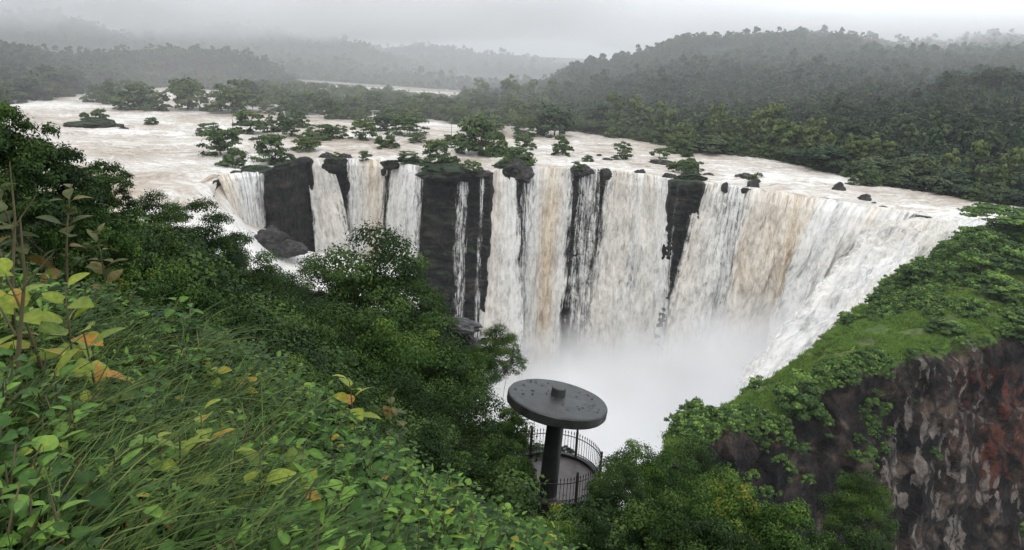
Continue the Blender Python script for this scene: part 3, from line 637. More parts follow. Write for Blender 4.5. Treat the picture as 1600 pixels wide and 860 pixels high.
# ------------------------------------------------------------------ trees
def grow(seed, H, R, kind='dome', nclump=30, nleaf=1200, leaf=.5, tpl=LEAF_Q, trunk_r=None, flat=.55, base=.25, dens=1.0, seg=6, jit=.5):
    """crown leaves and trunk with limbs, at the origin; returns (crown (V,F,T), trunk Acc)"""
    r = np.random.default_rng(seed); trunk_r = trunk_r or H*.022
    cs = []; rr = []
    for k in range(nclump):
        for _ in range(20):
            a = r.uniform(0, 2*np.pi); q = math.sqrt(r.uniform(0.0, 1)); 
            if kind == 'umbrella': z = H*(.72+.22*(1-q*q)+r.uniform(-.10, .05))
            elif kind == 'layered': z = H*r.choice([.12, .3, .5, .68, .85])+r.uniform(-.08, .06)*H; q *= 1.15-.55*z/H
            elif kind == 'tall': z = H*r.uniform(base, .97); q *= math.sqrt(max(.05, math.sin(math.pi*min(1, (z/H-base+.12)/(1.12-base)))))
            else: z = H*(base+(1-base)*r.uniform(0, 1)**.8*math.sqrt(max(0.0, 1-(q*.93)**2)))
            p = np.array([R*q*math.cos(a), R*q*math.sin(a), z])
            if not cs or min(np.linalg.norm((p-c)*[1, 1, 1.6]) for c in cs) > R*.26: break
        cs.append(p); rr.append(R*r.uniform(.20, .42)*(1-.25*q))
    cs = np.array(cs); rr = np.array(rr); lop = r.normal(0, .10, 2)*R
    cs[:, :2] += lop*(cs[:, 2:3]/H)
    n = nleaf; wts = rr**2/np.sum(rr**2); ci = r.choice(len(cs), n, p=wts)
    d = rdir(r, n); d[:, 2] = np.where(d[:, 2] < -.2, -d[:, 2]*.6, d[:, 2]); rad = rr[ci]*r.uniform(.45, 1.0, n)**.5*(1+.45*r.normal(0, .5, n)*jit)
    pos = cs[ci]+d*rad[:, None]*np.array([1, 1, flat])
    nrm = unit(d*[1, 1, .9]+np.array([0, 0, .55])+r.normal(0, .45, (n, 3)))
    fwd = unit(np.cross(nrm, rdir(r, n)))
    ct = r.uniform(-.22, .22, len(cs))
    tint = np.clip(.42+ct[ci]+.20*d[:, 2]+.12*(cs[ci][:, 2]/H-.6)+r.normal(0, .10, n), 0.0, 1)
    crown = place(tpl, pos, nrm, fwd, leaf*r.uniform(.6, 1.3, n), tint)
    tk = Acc(); zt = H*(.55 if kind in ('umbrella', 'layered') else .7)
    bend = r.normal(0, .05*H, 2); pts = [np.array([bend[0]*t*t, bend[1]*t*t, zt*t-.04*H*(t == 0)]) for t in (0, .3, .6, 1)]
    tk.tube(pts, [trunk_r*1.3, trunk_r, trunk_r*.8, trunk_r*.45], seg=seg)
    for c in cs[r.permutation(len(cs))[:min(len(cs), 16)]]:
        t = r.uniform(.35, .95); s = np.array([bend[0]*t*t, bend[1]*t*t, zt*t]); mid = s*.5+c*.5+np.array([0, 0, .05*H])
        tk.tube([s, mid, c], [trunk_r*.42, trunk_r*.26, trunk_r*.08], seg=4)
    return crown, tk
def tree_meshes(seed, fol, **k):
    c, t = grow(seed, **k)
    return mesh('crown', c[0], c[1], fol, {'tint': c[2]}, smooth=False), t.mesh('trunk', M['bark'])
def put_tree(name, meshes, label, cat, loc, rz, s, group=None):
    t = thing(name, label, cat, loc, rz, group, s)
    link('crown', meshes[0], t); link('trunk', meshes[1], t); return t

# forest on the hills: geometry-node instances of small tree shapes
def scatter(name, pts, rots, scs, idx, protos, label, cat='forest'):
    me = bpy.data.meshes.new(name); me.vertices.add(len(pts)); me.vertices.foreach_set('co', np.ascontiguousarray(pts, dtype=np.float32).ravel())
    a = me.attributes.new('rz', 'FLOAT', 'POINT'); a.data.foreach_set('value', np.asarray(rots, np.float32))
    a = me.attributes.new('sc', 'FLOAT_VECTOR', 'POINT'); a.data.foreach_set('vector', np.ascontiguousarray(scs, dtype=np.float32).ravel())
    a = me.attributes.new('idx', 'INT', 'POINT'); a.data.foreach_set('value', np.asarray(idx, np.int32))
    o = link(name, me); tag(o, label, cat, kind='stuff')
    ng = bpy.data.node_groups.new(name, 'GeometryNodeTree')
    ng.interface.new_socket('Geometry', in_out='INPUT', socket_type='NodeSocketGeometry'); ng.interface.new_socket('Geometry', in_out='OUTPUT', socket_type='NodeSocketGeometry')
    gi = ng.nodes.new('NodeGroupInput'); go = ng.nodes.new('NodeGroupOutput'); ip = ng.nodes.new('GeometryNodeInstanceOnPoints')
    ci = ng.nodes.new('GeometryNodeCollectionInfo'); ci.inputs['Collection'].default_value = protos
    ci.inputs['Separate Children'].default_value = True; ci.inputs['Reset Children'].default_value = True
    def na(nm, ty):
        q = ng.nodes.new('GeometryNodeInputNamedAttribute'); q.data_type = ty; q.inputs['Name'].default_value = nm; return q.outputs['Attribute']
    cx = ng.nodes.new('ShaderNodeCombineXYZ'); ng.links.new(na('rz', 'FLOAT'), cx.inputs['Z'])
    ng.links.new(gi.outputs[0], ip.inputs['Points']); ng.links.new(ci.outputs[0], ip.inputs['Instance'])
    ip.inputs['Pick Instance'].default_value = True; ng.links.new(na('idx', 'INT'), ip.inputs['Instance Index'])
    ng.links.new(cx.outputs[0], ip.inputs['Rotation']); ng.links.new(na('sc', 'FLOAT_VECTOR'), ip.inputs['Scale'])
    ng.links.new(ip.outputs[0], go.inputs[0])
    md = o.modifiers.new('scatter', 'NODES'); md.node_group = ng; return o
def protos(name, meshes):
    c = bpy.data.collections.new(name)
    for i, m_ in enumerate(meshes): c.objects.link(bpy.data.objects.new('%s_%02d' % (name, i), m_))
    return c
fm = []
for s in range(10):
    kd = ['dome', 'dome', 'tall', 'dome'][s % 4]
    c, t = grow(100+s, H=12 if kd != 'tall' else 15, R=6.2 if kd != 'tall' else 4.2, kind=kd, nclump=20, nleaf=700, leaf=1.0, base=-.3, jit=.6, flat=1.0)
    Vt = np.concatenate([c[0]]+t.V[:1]); Ft = np.concatenate([c[1], t.F[0]+len(c[0])])
    fm.append(mesh('forest_tree', Vt, Ft, M['far'], {'tint': np.concatenate([c[2], np.full(len(t.V[0]), .1)])}, smooth=False))
FP = protos('forest_tree_shapes', fm)
def forest(P, n_area, label, seed, size=1.0, vmin=0.0, vmax=.86):
    r = np.random.default_rng(seed)
    a = np.linalg.norm(np.cross(P[1:, :-1]-P[:-1, :-1], P[:-1, 1:]-P[:-1, :-1]), axis=2)
    nu_, nv_ = a.shape; vv_ = (np.arange(nv_)+.5)/nv_; a = a*((vv_ > vmin) & (vv_ < vmax))[None, :]
    n = int(a.sum()/n_area); ii = r.choice(a.size, n, p=(a/a.sum()).ravel()); i, j = ii//nv_, ii % nv_
    fu, fv = r.uniform(0, 1, n)[:, None], r.uniform(0, 1, n)[:, None]
    p = P[i, j]*(1-fu)*(1-fv)+P[i+1, j]*fu*(1-fv)+P[i, j+1]*(1-fu)*fv+P[i+1, j+1]*fu*fv
    p[:, 2] -= 5.5; big = fbm(p[:, 0]*.012, p[:, 1]*.012, 0, 2, seed)
    s = 1.12*size*(r.uniform(.5, 1.45, n)*(1+.25*big)); s[r.uniform(0, 1, n) > .99] *= 1.2
    sc = np.stack([s*r.uniform(.85, 1.2, n), s*r.uniform(.85, 1.2, n), s*r.uniform(.75, 1.25, n)], 1)
    print(label, n)
    return scatter('forest', p, r.uniform(0, 6.28, n), sc, r.integers(0, 10, n), FP, label)
forest(HILLS[0], 62, 'dark green forest on the near hill at the left behind the river', 1)
forest(HILLS[1], 120, 'misty grey forest on the high far hill at the top left', 2, 1.2)
forest(HILLS[2], 190, 'faint forest on the hazy ridge rising behind the bridge', 3, 1.4)
forest(HILLS[3], 240, 'palest farthest forest ridge seen in the gap above the bridge', 4, 1.6)
forest(HILLS[4], 110, 'low wooded rise directly behind the bridge', 5, 1.1)
forest(HILLS[5], 56, 'dense forest covering the big hill at the right', 6)
forest(HILLS[6], 52, 'nearer dark forest on the shoulder at the far right above the river', 7, .95)

forest(HILLS[0], 40, 'tree tops along the crest of the near left hill', 11, .95, .72, .86)
forest(HILLS[5], 34, 'tree tops along the crest of the big right hill', 12, .95, .72, .86)

# ---- trees standing in the river and on the banks, each one a thing
RT = {}
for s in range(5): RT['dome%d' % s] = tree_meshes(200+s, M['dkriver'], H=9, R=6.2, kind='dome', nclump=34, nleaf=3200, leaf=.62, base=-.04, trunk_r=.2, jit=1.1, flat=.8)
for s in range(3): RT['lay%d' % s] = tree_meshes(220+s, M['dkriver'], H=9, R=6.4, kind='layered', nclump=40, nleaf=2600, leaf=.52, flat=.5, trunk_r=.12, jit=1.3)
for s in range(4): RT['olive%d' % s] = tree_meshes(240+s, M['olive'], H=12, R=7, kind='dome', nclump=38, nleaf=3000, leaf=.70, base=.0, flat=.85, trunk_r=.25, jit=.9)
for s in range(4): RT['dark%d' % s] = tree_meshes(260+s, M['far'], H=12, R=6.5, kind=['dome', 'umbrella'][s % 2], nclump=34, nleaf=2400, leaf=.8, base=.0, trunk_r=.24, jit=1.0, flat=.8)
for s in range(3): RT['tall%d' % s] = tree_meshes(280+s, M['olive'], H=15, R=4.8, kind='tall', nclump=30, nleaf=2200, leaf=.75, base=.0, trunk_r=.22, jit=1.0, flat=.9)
HT = {'d': (9, 6.2), 'l': (9, 6.4), 'o': (12, 7), 'k': (12, 6.5), 't': (15, 4.8)}
rt = random.Random(5)
def river_tree(kind, px, pyb, wpx, hpx, label, group, name='river_tree', zb=-.6, cat='tree'):
    b = onz(px, pyb, zb); D = b[1]/math.cos(PITCH)*1.0
    key = {'d': 'dome%d' % rt.randrange(5), 'l': 'lay%d' % rt.randrange(3), 'o': 'olive%d' % rt.randrange(4), 'k': 'dark%d' % rt.randrange(4), 't': 'tall%d' % rt.randrange(3)}[kind]
    h0, r0 = HT[kind]; sx = wpx/F*D/(2*r0*1.0); sz = hpx/F*D/(h0)*1.02
    return put_tree(name, RT[key], label, cat, b, rt.uniform(0, 6.28), (sx, sx, sz), group)
G1 = 'trees and bushes standing in the river above the falls'
named = [
 ('d', 752, 243, 74, 52, 'largest dark green tree clump on the brink above the widest dark rock face'),
 ('l', 425, 256, 52, 44, 'open light green tree with a thin trunk above the left black rock block'),
 ('d', 363, 262, 42, 28, 'compact dark bush in white water just above the first fall at the left'),
 ('l', 345, 244, 66, 42, 'wide pale green spreading tree just behind the compact dark bush near the first fall'),
 ('d', 392, 209, 50, 30, 'dome shaped dark bush right of the bare pole in the river'),
 ('l', 325, 212, 34, 18, 'low flat bush left of the bare pole in the river'),
 ('o', 478, 236, 42, 28, 'small olive tree midstream left of the mossy brink rocks'),
 ('d', 502, 218, 46, 22, 'dark rounded bush midstream behind the small olive tree'),
 ('d', 420, 196, 13, 16, 'smallest round shrub in the upper river right of the dome shaped bush'),
 ('d', 438, 207, 26, 24, 'small dark bush upstream of the open light green tree'),
 ('l', 457, 214, 28, 28, 'small loose bush midstream at the right of a row of three'),
 ('d', 471, 200, 26, 24, 'dark bush behind the row of three in the upper river'),
 ('l', 532, 218, 26, 20, 'thin twiggy bush in the middle of the rapids'),
 ('l', 568, 220, 42, 32, 'spreading green bush standing alone in the middle rapids'),
 ('d', 607, 233, 32, 26, 'round green bush just upstream of the narrow rock cleft'),
 ('l', 568, 252, 16, 16, 'tiny shrub right at the lip of the short white and brown fall'),
 ('l', 640, 212, 60, 30, 'wide scrubby bush in the river behind the soft white fall'),
 ('l', 684, 262, 48, 42, 'leafy green tree at the left end of the widest dark rock face'),
 ('l', 820, 214, 40, 26, 'low green tree upstream of the big cream jet'),
 ('k', 866, 214, 58, 48, 'broad dark tree standing in the river above the brown cored fall'),
 ('d', 878, 244, 30, 27, 'small dark bush directly above the brown cored fall'),
 ('l', 818, 236, 34, 24, 'light bush on the far side of the rocky outcrop by the big jet'),
 ('d', 833, 234, 11, 9, 'tiny round tuft between the outcrop and the brown cored fall'),
 ('d', 917, 254, 18, 10, 'low dark tuft on a flat rock above the grey torn veil'),
 ('l', 972, 251, 30, 26, 'lone rounded bush in the river right of the brown cored fall'),
 ('l', 640, 256, 34, 18, 'mossy low bush on rocks at the top of the soft white fall'),
 ('d', 806, 262, 50, 30, 'bush covering the rocky outcrop beside the big cream jet'),
 ('o', 755, 208, 60, 26, 'yellow green tree behind the largest dark clump'),
 ('k', 600, 205, 40, 22, 'dark low bush in the upper rapids behind the lone spreading bush'),
 ('l', 704, 232, 22, 20, 'sparse small bush beside the thin pole in the river'),
 ('o', 905, 207, 12, 8, 'tiny olive shrub near the right river edge'),
 ('l', 650, 224, 30, 16, 'thin low scrub upstream of the mossy low bush'),
 ('d', 235, 196, 20, 11, 'tiny olive tuft among white rapids at the far left'),
 ('d', 150, 160, 34, 24, 'first small bush at the left edge of the flooded island trees'),
 ('d', 176, 164, 30, 32, 'dark bush second from the left of the flooded island trees'),
 ('d', 222, 172, 70, 36, 'wide dark bush among the flooded island trees at the far left'),
 ('o', 205, 158, 52, 32, 'yellow green tree behind the wide dark bush at the far left'),
 ('o', 294, 172, 62, 48, 'round olive tree standing in the brown water right of the wide dark bush'),
 ('o', 365, 176, 78, 48, 'broad olive tree behind the bare pole'),
 ('d', 325, 174, 14, 9, 'tiny shrub at the foot of the round olive tree'),
]
for k_, px, pyb, wp, hp, lb in named: river_tree(k_, px, pyb, wp, hp, lb, None)
# midstream belt of flooded trees
rr_ = random.Random(11)
GB = 'flooded trees in the belt across the middle of the river'
for px in range(395, 905, 9):
    for row_ in range(3):
        if row_ == 2 and not 400 < px < 800: continue
        x = px+rr_.uniform(-5, 5); bmax = np.interp(x, [395, 480, 560, 640, 700, 760, 860, 905], [178, 186, 190, 192, 194, 200, 203, 200])
        bmin = np.interp(x, [395, 480, 560, 700, 760, 905], [162, 164, 168, 174, 178, 192])
        y = bmax-rr_.uniform(0, 8) if row_ == 0 else (rr_.uniform(bmin-6, bmax-8) if row_ == 1 else rr_.uniform(153, 160))
        if row_ == 0 and rr_.random() < .25: continue
        k_ = rr_.choice('odoklo'); sz = rr_.uniform(22, 44)*(1 if row_ else .8); hh = sz*rr_.uniform(.6, .95)
        if row_ == 2: hh = y-(125+max(x-465, 0)*.0715)-rr_.uniform(4, 9); sz = rr_.uniform(24, 34)
        if row_ == 1: hh = min(hh, y-np.interp(x, [400, 470, 700, 760, 900], [130, 142, 148, 135, 130]))
        river_tree(k_, x, y, sz, hh, {'o': 'olive green flooded tree in the belt across the middle of the river', 'd': 'mid green flooded bush in the belt across the middle of the river', 'l': 'loose open flooded tree in the belt across the middle of the river', 'k': 'dark green flooded tree in the belt across the middle of the river'}[k_],
                   {'o': 'olive trees', 'd': 'green bushes', 'l': 'open trees', 'k': 'dark trees'}[k_]+' of the midstream belt', 'flooded_tree')
# right bank
BK = lambda x: np.interp(x, [700, 760, 820, 870, 900, 1000, 1100, 1200, 1330, 1400, 1500, 1600, 1700], [176, 178, 186, 196, 207, 221, 238, 248, 278, 293, 311, 325, 345])
for px in np.arange(735, 1640, 10.5):
    for row_ in range(2):
        x = px+rr_.uniform(-4, 4); y = BK(x)-(rr_.uniform(-1, 2) if row_ == 0 else rr_.uniform(5, 13))
        k_ = rr_.choice('kkd' if row_ == 0 else 'kktok') if x > 1240 else rr_.choice('odkd' if row_ == 0 else 'otoktk'); sz = rr_.uniform(26, 44)*np.interp(x, [700, 1600], [.8, 1.3])*(.75 if row_ == 0 else 1.05)
        hh = sz*(rr_.uniform(.55, .8) if k_ != 't' else 1.5)
        river_tree(k_, x, y, sz*(.7 if k_ == 't' else 1), hh, {'o': 'olive rounded tree at the foot of the wooded right bank', 't': 'tall narrow olive tree at the foot of the wooded right bank', 'd': 'low green bush at the water edge of the right bank', 'k': 'dark tree at the foot of the wooded right bank'}[k_],
                   {'o': 'rounded olive trees', 't': 'tall olive trees', 'd': 'low bushes', 'k': 'dark trees'}[k_]+' along the right bank', 'bank_tree')
for (k_, x, y, wp, hp, lb) in [('o', 1062, 232, 40, 44, 'bright yellow green round tree at the right bank above the middle curtain'), ('o', 1140, 232, 46, 48, 'bright yellow green tree at the right bank above the broad brown fall'),
                           ('t', 1226, 252, 42, 62, 'tall olive tree on the right bank standing out from dark forest'), ('d', 1060, 239, 46, 20, 'low dark bush in front of the right bank in brown water'),
                           ('k', 1112, 240, 66, 24, 'long low bushy islet off the right bank'), ('d', 1075, 246, 20, 10, 'small shrub in the water below the long low islet'),
                           ('o', 1318, 262, 30, 34, 'small yellowish tree by the water where the right bank bends'), ('k', 1290, 268, 60, 34, 'dark bush overhanging the water where the right bank bends'),
                           ('d', 1350, 290, 40, 24, 'dark scrub standing in white water off the right bank')]:
    river_tree(k_, x, y, wp, hp, lb, None, 'bank_tree')
# left bank
for px in np.arange(-40, 480, 10.5):
    x = px+rr_.uniform(-4, 4); y = np.interp(x, [-60, 0, 40, 100, 130, 250, 350, 480], [168, 163, 158, 152, 142, 136, 141, 152])+rr_.uniform(-3, 1)
    k_ = rr_.choice('kkkd'); sz = rr_.uniform(24, 40)*np.interp(x, [0, 400], [1.25, .7])
    river_tree(k_, x, y, sz, sz*rr_.uniform(.55, .9), 'dark tree at the water edge of the left bank', 'dark trees along the left bank', 'bank_tree')
# skyline trees on the right hill
for (k_, px, py, D, wp, hp, lb) in [('k', 893, 128, 1200, 44, 42, 'big rounded tree on the skyline at the left end of the right hill'), ('t', 923, 106, 1245, 9, 24, 'left of two slim trees poking above the skyline'),
                              ('t', 938, 104, 1245, 9, 26, 'right of two slim trees poking above the skyline'), ('k', 963, 100, 1260, 32, 30, 'rounded tree on the skyline right of the two slim trees'), ('k', 1049, 78, 1290, 18, 26, 'pointed tree on the skyline of the right hill'),
                              ('k', 1085, 66, 1300, 24, 26, 'tallest crown near the top of the right hill skyline'), ('k', 1440, 78, 1390, 26, 34, 'tall crown on the misty skyline at the far right'),
                              ('k', 1538, 132, 790, 38, 40, 'tall rounded tree on the nearer shoulder at the far right'), ('k', 1462, 156, 760, 26, 36, 'conical tree on the slope of the nearer shoulder')]:
    b = at(px, py, D); key = {'k': 'dark%d' % rt.randrange(4), 't': 'tall%d' % rt.randrange(3)}[k_]; h0, r0 = HT[k_]
    b[1] -= 25; b[2] -= 9; wp *= .75; hp *= .75; put_tree('skyline_tree', RT[key], lb, 'tree', b, rt.uniform(0, 6), (wp/F*D/2/r0, wp/F*D/2/r0, (hp/F*D+3)/h0))

# ------------------------------------------------------------------ rocks at the brink
def rock_mesh(seed, sx, sy, sz, n=40, mat_=None, ang=1.0):
    th = np.linspace(0, 2*np.pi, n+1)[:-1]; ph = np.linspace(-.5*np.pi, .5*np.pi, n//2)
    T_, P_ = np.meshgrid(th, ph, indexing='ij'); d = np.stack([np.cos(T_)*np.cos(P_), np.sin(T_)*np.cos(P_), np.sin(P_)], 2)
    s = seed*3.3; x, y, z = d[..., 0], d[..., 1], d[..., 2]
    r_ = 1+.30*ridge(x*.9+s, y*.9, z*1.1, 5, seed)*ang+.22*fbm(x*3+s, y*3, z*5, 4, seed+3)
    # flat faces
    q = np.random.default_rng(seed)
    for _ in range(9):
        nn = rdir(q, 1)[0]; nn[2] = abs(nn[2])*.9; h = q.uniform(.62, .85); dd = d@nn; r_ = np.where(dd > .05, np.minimum(r_, h/np.maximum(dd, .05)), r_)
    r_ = r_+.10*vn(np.floor(x*4+y*2+s), np.floor(z*5+x), np.floor(y*3), seed)+.05*fbm(x*9, y*9, z*14, 3, seed+8)
    V = d*r_[..., None]*np.array([sx, sy, sz]); nv_ = n//2
    Fq = []
    for i in range(n):
        for j in range(nv_-1): a = i*nv_+j; b = ((i+1) % n)*nv_+j; Fq.append((a, b, b+1, a+1))
    return mesh('rock', V.reshape(-1, 3), np.array(Fq), mat_ or M['rock'])
for i, (px, py, wp, hp, lb) in enumerate([
    (152, 192, 66, 20, 'dark grass topped rock in the rapids at the far left'), (192, 200, 14, 6, 'small dark rock tip right of the grass topped rock at the far left'),
    (302, 228, 16, 5, 'tiny rock tip in white water far left of the first fall'),
    (400, 262, 50, 14, 'flat black slab on the brink at the top of the first fall'), (368, 268, 18, 7, 'small black rock left of the flat slab above the first fall'),
    (430, 254, 24, 10, 'black boulder at the top left corner of the left rock block'),
    (421, 213, 16, 10, 'dark boulder below the row of three bushes midstream'), (396, 218, 16, 10, 'grey rock below the dome shaped bush'),
    (511, 242, 26, 11, 'black boulder on the brink right of the narrow cream plume'), (538, 244, 24, 10, 'flat grey block right of the black boulder on the brink'),
    (522, 252, 30, 18, 'mossy rock capping the second black cleft'), (575, 243, 16, 8, 'grey stone above the short white and brown fall'),
    (612, 254, 22, 12, 'mossy rock capping the narrow diagonal cleft'), (640, 250, 40, 12, 'dark mossy rocks under the low bush above the soft white fall'),
    (700, 262, 80, 20, 'long mossy ledge along the top of the widest dark rock face'), (755, 268, 26, 10, 'dark slab at the right end of the widest dark face'),
    (718, 238, 16, 8, 'black boulder left of the largest dark tree clump'),
    (810, 258, 40, 26, 'tall black outcrop splitting the big cream jet from its neighbour'), (790, 258, 40, 18, 'mossy shoulder of the black outcrop beside the big jet'),
    (911, 262, 26, 14, 'black rock at the top of the dark cleft left of the grey torn veil'), (900, 254, 14, 6, 'flat dark stone above the cleft left of the torn veil'),
    (948, 266, 13, 16, 'upright black block above the narrow gap right of the torn veil'), (937, 242, 8, 6, 'small black stone left of the lone rounded bush'), (950, 249, 22, 6, 'low flat black stone beside the lone rounded bush'),
    (1000, 268, 20, 10, 'black stone on the brink in the middle of the wide curtain'), (1030, 252, 38, 14, 'bush topped grey rock above the middle curtain'),
    (1045, 274, 24, 13, 'black rock at the left top of the central black cleft'), (1078, 276, 44, 17, 'mossy rock capping the central black cleft'), (1108, 272, 18, 6, 'flat dark stone right of the central black cleft'),
    (1133, 288, 10, 14, 'small pointed black rock standing in the clumpy curtain'),
    (1165, 274, 38, 12, 'flat black slab pointing left above the broad brown fall'), (1178, 288, 18, 20, 'black rock hanging beside the rounded brown fall'),
    (1308, 292, 20, 22, 'angular grey rock standing in white water at the right'), (1350, 308, 20, 13, 'dark boulder in the rapids right of the angular grey rock'),
    (1380, 323, 14, 8, 'small black rock at the right end of the brink'), (1365, 318, 10, 6, 'tiny rock just left of the last black rock on the brink')]):
    b = onz(px, py+hp*.30, -.3); D = b[1]; sx = wp/F*D*.60; sz = hp/F*D*.62
    me = rock_mesh(i+3, sx, sx*.75, sz, 80 if wp > 20 else 36, M['cliff'] if 'mossy' in lb or 'grass' in lb or wp > 40 else M['rock'])
    o = link('rock', me, None, b); o.rotation_euler = (0, 0, rr_.uniform(-.5, .5)); tag(o, lb, 'rock')
# boulder on the lower terrace and the overhanging ledge by the gorge
for (px, py, D, s3, m_, lb, sd_) in [((424), 378, 395, (13, 8, 8), 'rock', 'big grey boulder in the rapids below the left rock block', 71), (455, 387, 388, (9, 6, 4.5), 'rock', 'long grey rock right of the big boulder on the lower terrace', 72)]:
    o = link('rock', rock_mesh(sd_, *s3, 70, M[m_]), None, at(px, py, D)); tag(o, lb, 'rock')
# leafy tufts growing on the brink rocks
bm_ = [tree_meshes(300+s, M['dkriver'], H=4, R=3.2, kind='dome', nclump=22, nleaf=1300, leaf=.42, base=-.1, flat=.8, trunk_r=.08, jit=.9) for s in range(3)]
for i, (px, py, wp, lb) in enumerate([(672, 262, 30, 'leafy tuft hanging at the left edge of the widest dark face'), (705, 258, 36, 'leafy tuft in the middle of the ledge above the widest dark face'), (735, 268, 34, 'drooping tuft above the thin see-through strands'),
    (792, 262, 26, 'tuft on the left of the outcrop by the big jet'), (822, 258, 26, 'tuft on the right of the outcrop by the big jet'), (1060, 268, 34, 'large tuft on the left of the central cleft rock'), (1085, 272, 40, 'large tuft on the right of the central cleft rock'), (1075, 262, 34, 'upper tuft behind the central cleft rock'),
    (812, 254, 40, 'leafy crown of the tall black outcrop'), (1176, 284, 22, 'tuft hanging over the rock beside the broad brown fall'), (905, 264, 24, 'tuft on the rock above the cleft left of the torn veil'), (1030, 246, 28, 'tuft on the grey rock above the middle curtain'), (524, 246, 16, 'tuft on the rock of the second black cleft'), (150, 188, 40, 'flattened grass tuft on the rock at the far left'), (1185, 276, 12, 'small tuft at the tip of the slab above the broad brown fall'), (445, 254, 30, 'thin green tuft on the left black rock block')]):
    b = onz(px, py, .5); D = b[1]; s = wp/F*D/6.4
    put_tree('bush', bm_[i % 3], lb, 'bush', b, rt.uniform(0, 6), (s, s, s*.8))

# poles standing in the river
for px, pyb, hp, lb in [(364, 206, 44, 'thin dark bare pole standing in the river at the left'), (705, 217, 26, 'shorter thin bare pole standing in the middle of the river'), (1001, 217, 32, 'bare dead trunk at the foot of the right bank')]:
    b = onz(px, pyb, -.8); D = b[1]; a = Acc(); h = hp/F*D; a.tube([(0, 0, -1), (.1, 0, h*.5), (.0, 0, h)], [.22, .19, .13], seg=7)
    a.box((0, 0, h*.72), (.5, .12, .12), .3)
    o = link('pole', a.mesh('pole', M['bark']), None, b); tag(o, lb, 'pole')

# ------------------------------------------------------------------ bridge
A, B = at(455, 124.5, 1330), at(735, 144.5, 1270)
dz = unit(B-A); Lb = np.linalg.norm(B-A); ang = math.atan2(dz[1], dz[0]); tilt = math.asin(dz[2])
br_ = thing('bridge', 'long low pale concrete road bridge across the river in the haze', 'bridge', A, 0)
br_.rotation_euler = (0, -tilt, ang)
a = Acc(); a.box((Lb/2, 0, -.9), (Lb, 9, 1.5)); link('deck', a.mesh('deck', M['bridge'], False), br_)
for sg in (-1, 1):
    a = Acc(); a.box((Lb/2, sg*4.4, .45), (Lb, .3, 1.15)); link('parapet', a.mesh('parapet', M['bridge'], False), br_)
pm = Acc(); pm.box((0, 0, -10), (1.6, 6, 17)); pm.box((0, 0, -2.2), (2.4, 8.2, 1.1)); pmm = pm.mesh('pier', M['bridge'], False)
for i in range(1, 12):
    link('pier', pmm, br_, (Lb*i/12, 0, 0))
vb = Acc(); vb.box((0, 0, 1.0), (4.4, 1.8, .8)); vb.box((-.2, 0, 1.65), (2.5, 1.6, .7)); vb = vb.mesh('body', M['white'], False)
wb = Acc(); wb.box((-.2, 0, 1.68), (2.3, 1.64, .42)); wb = wb.mesh('windows', M['glass'], False)
wh = Acc(); [wh.tube([(x, -.95, .35), (x, .95, .35)], [.35, .35], seg=12) for x in (-1.4, 1.4)]; wh = wh.mesh('wheels', M['rubber'])
for px, lb in [(507, 'white car at the left end of the distant bridge'), (548, 'white car second from the left on the distant bridge'), (594, 'white car in the middle of the distant bridge'), (623, 'white car just right of the middle of the distant bridge'), (698, 'white car near the right end of the distant bridge')]:
    t = (px-455)/280*Lb; p = A+dz*t; p = p+np.array([0, 0, -.15]); c = thing('car', lb, 'car', p, ang)
    link('body', vb, c); link('windows', wb, c); link('wheels', wh, c)

# ------------------------------------------------------------------ vegetation on the spur
sb = []
for s in range(4): 
    c, t = grow(320+s, H=2.4, R=2.3, kind='dome', nclump=20, nleaf=1000, leaf=.27, flat=.8, base=0.0, jit=.9)
    sb.append(mesh('low_shrub', c[0], c[1], M['ridgeg'], {'tint': c[2]}, smooth=False))
r = np.random.default_rng(9)
for s in range(2):             # grass tufts
    n_ = 240; pos = r.normal(0, .7, (n_, 3))*[1, 1, 0]; f_ = unit(np.array([0, 0, 1.])+r.normal(0, .4, (n_, 3))); V, Fq, T_ = place((np.array([(-.12, 0, 0), (.12, 0, 0), (.02, 1, 0), (-.02, 1, 0)]), np.array([(0, 1, 2, 3)])), pos, unit(np.cross(f_, rdir(r, n_))), f_, r.uniform(.4, 1.0, n_), np.clip(.74+r.normal(0, .2, n_)+.12*s, 0, 1))
    sb.append(mesh('grass_tuft', V, Fq, M['ridgeg'], {'tint': T_}, smooth=False))
SB = protos('spur_plants', sb)
nu, nv = SPUR.shape[:2]; pts = []; sc = []; ix = []
dn_ = fbm(SPUR[..., 0]*.045, SPUR[..., 1]*.045, SPUR[..., 2]*.045, 3, 91)
gn = grid_normals(SPUR); gn[gn[..., 2] < 0] *= 1
for _ in range(60000):
    i = r.integers(0, nu-1); j = int(nv*r.uniform(.05, .99)); v_ = j/nv; p = SPUR[i, j]; ppx = 1620-620*i/nu
    up_ = abs(gn[i, j, 2]); k_ = dn_[i, j]
    if v_ < .56:
        bush_zone = sm(1330, 1420, ppx)*(1-sm(.33, .38, v_)) + (.35 if k_ > .34 else 0)+sm(1450, 1560, ppx)*(v_ > .42)*.5
        if r.uniform() < .16*bush_zone*(.6+k_): pts.append(p); s = r.uniform(.6, 1.5); sc.append((s, s, s*r.uniform(.7, 1.2))); ix.append(r.integers(0, 4))
        elif r.uniform() < .5*sm(-.25, .05, float(vn(p[0]*.14, p[1]*.14, p[2]*.14, 5))): pts.append(p); s = r.uniform(.35, 1.1); sc.append((s, s, s*.8)); ix.append(4+r.integers(0, 2))
    elif (k_ > .2 and r.uniform() < .006) or (k_ > .42 and r.uniform() < .04) or (v_ < .575 and r.uniform() < .03):
        pts.append(p); s = r.uniform(.4, 1.0); sc.append((s, s, s)); ix.append(r.integers(0, 4))
print('spur plants', len(pts))
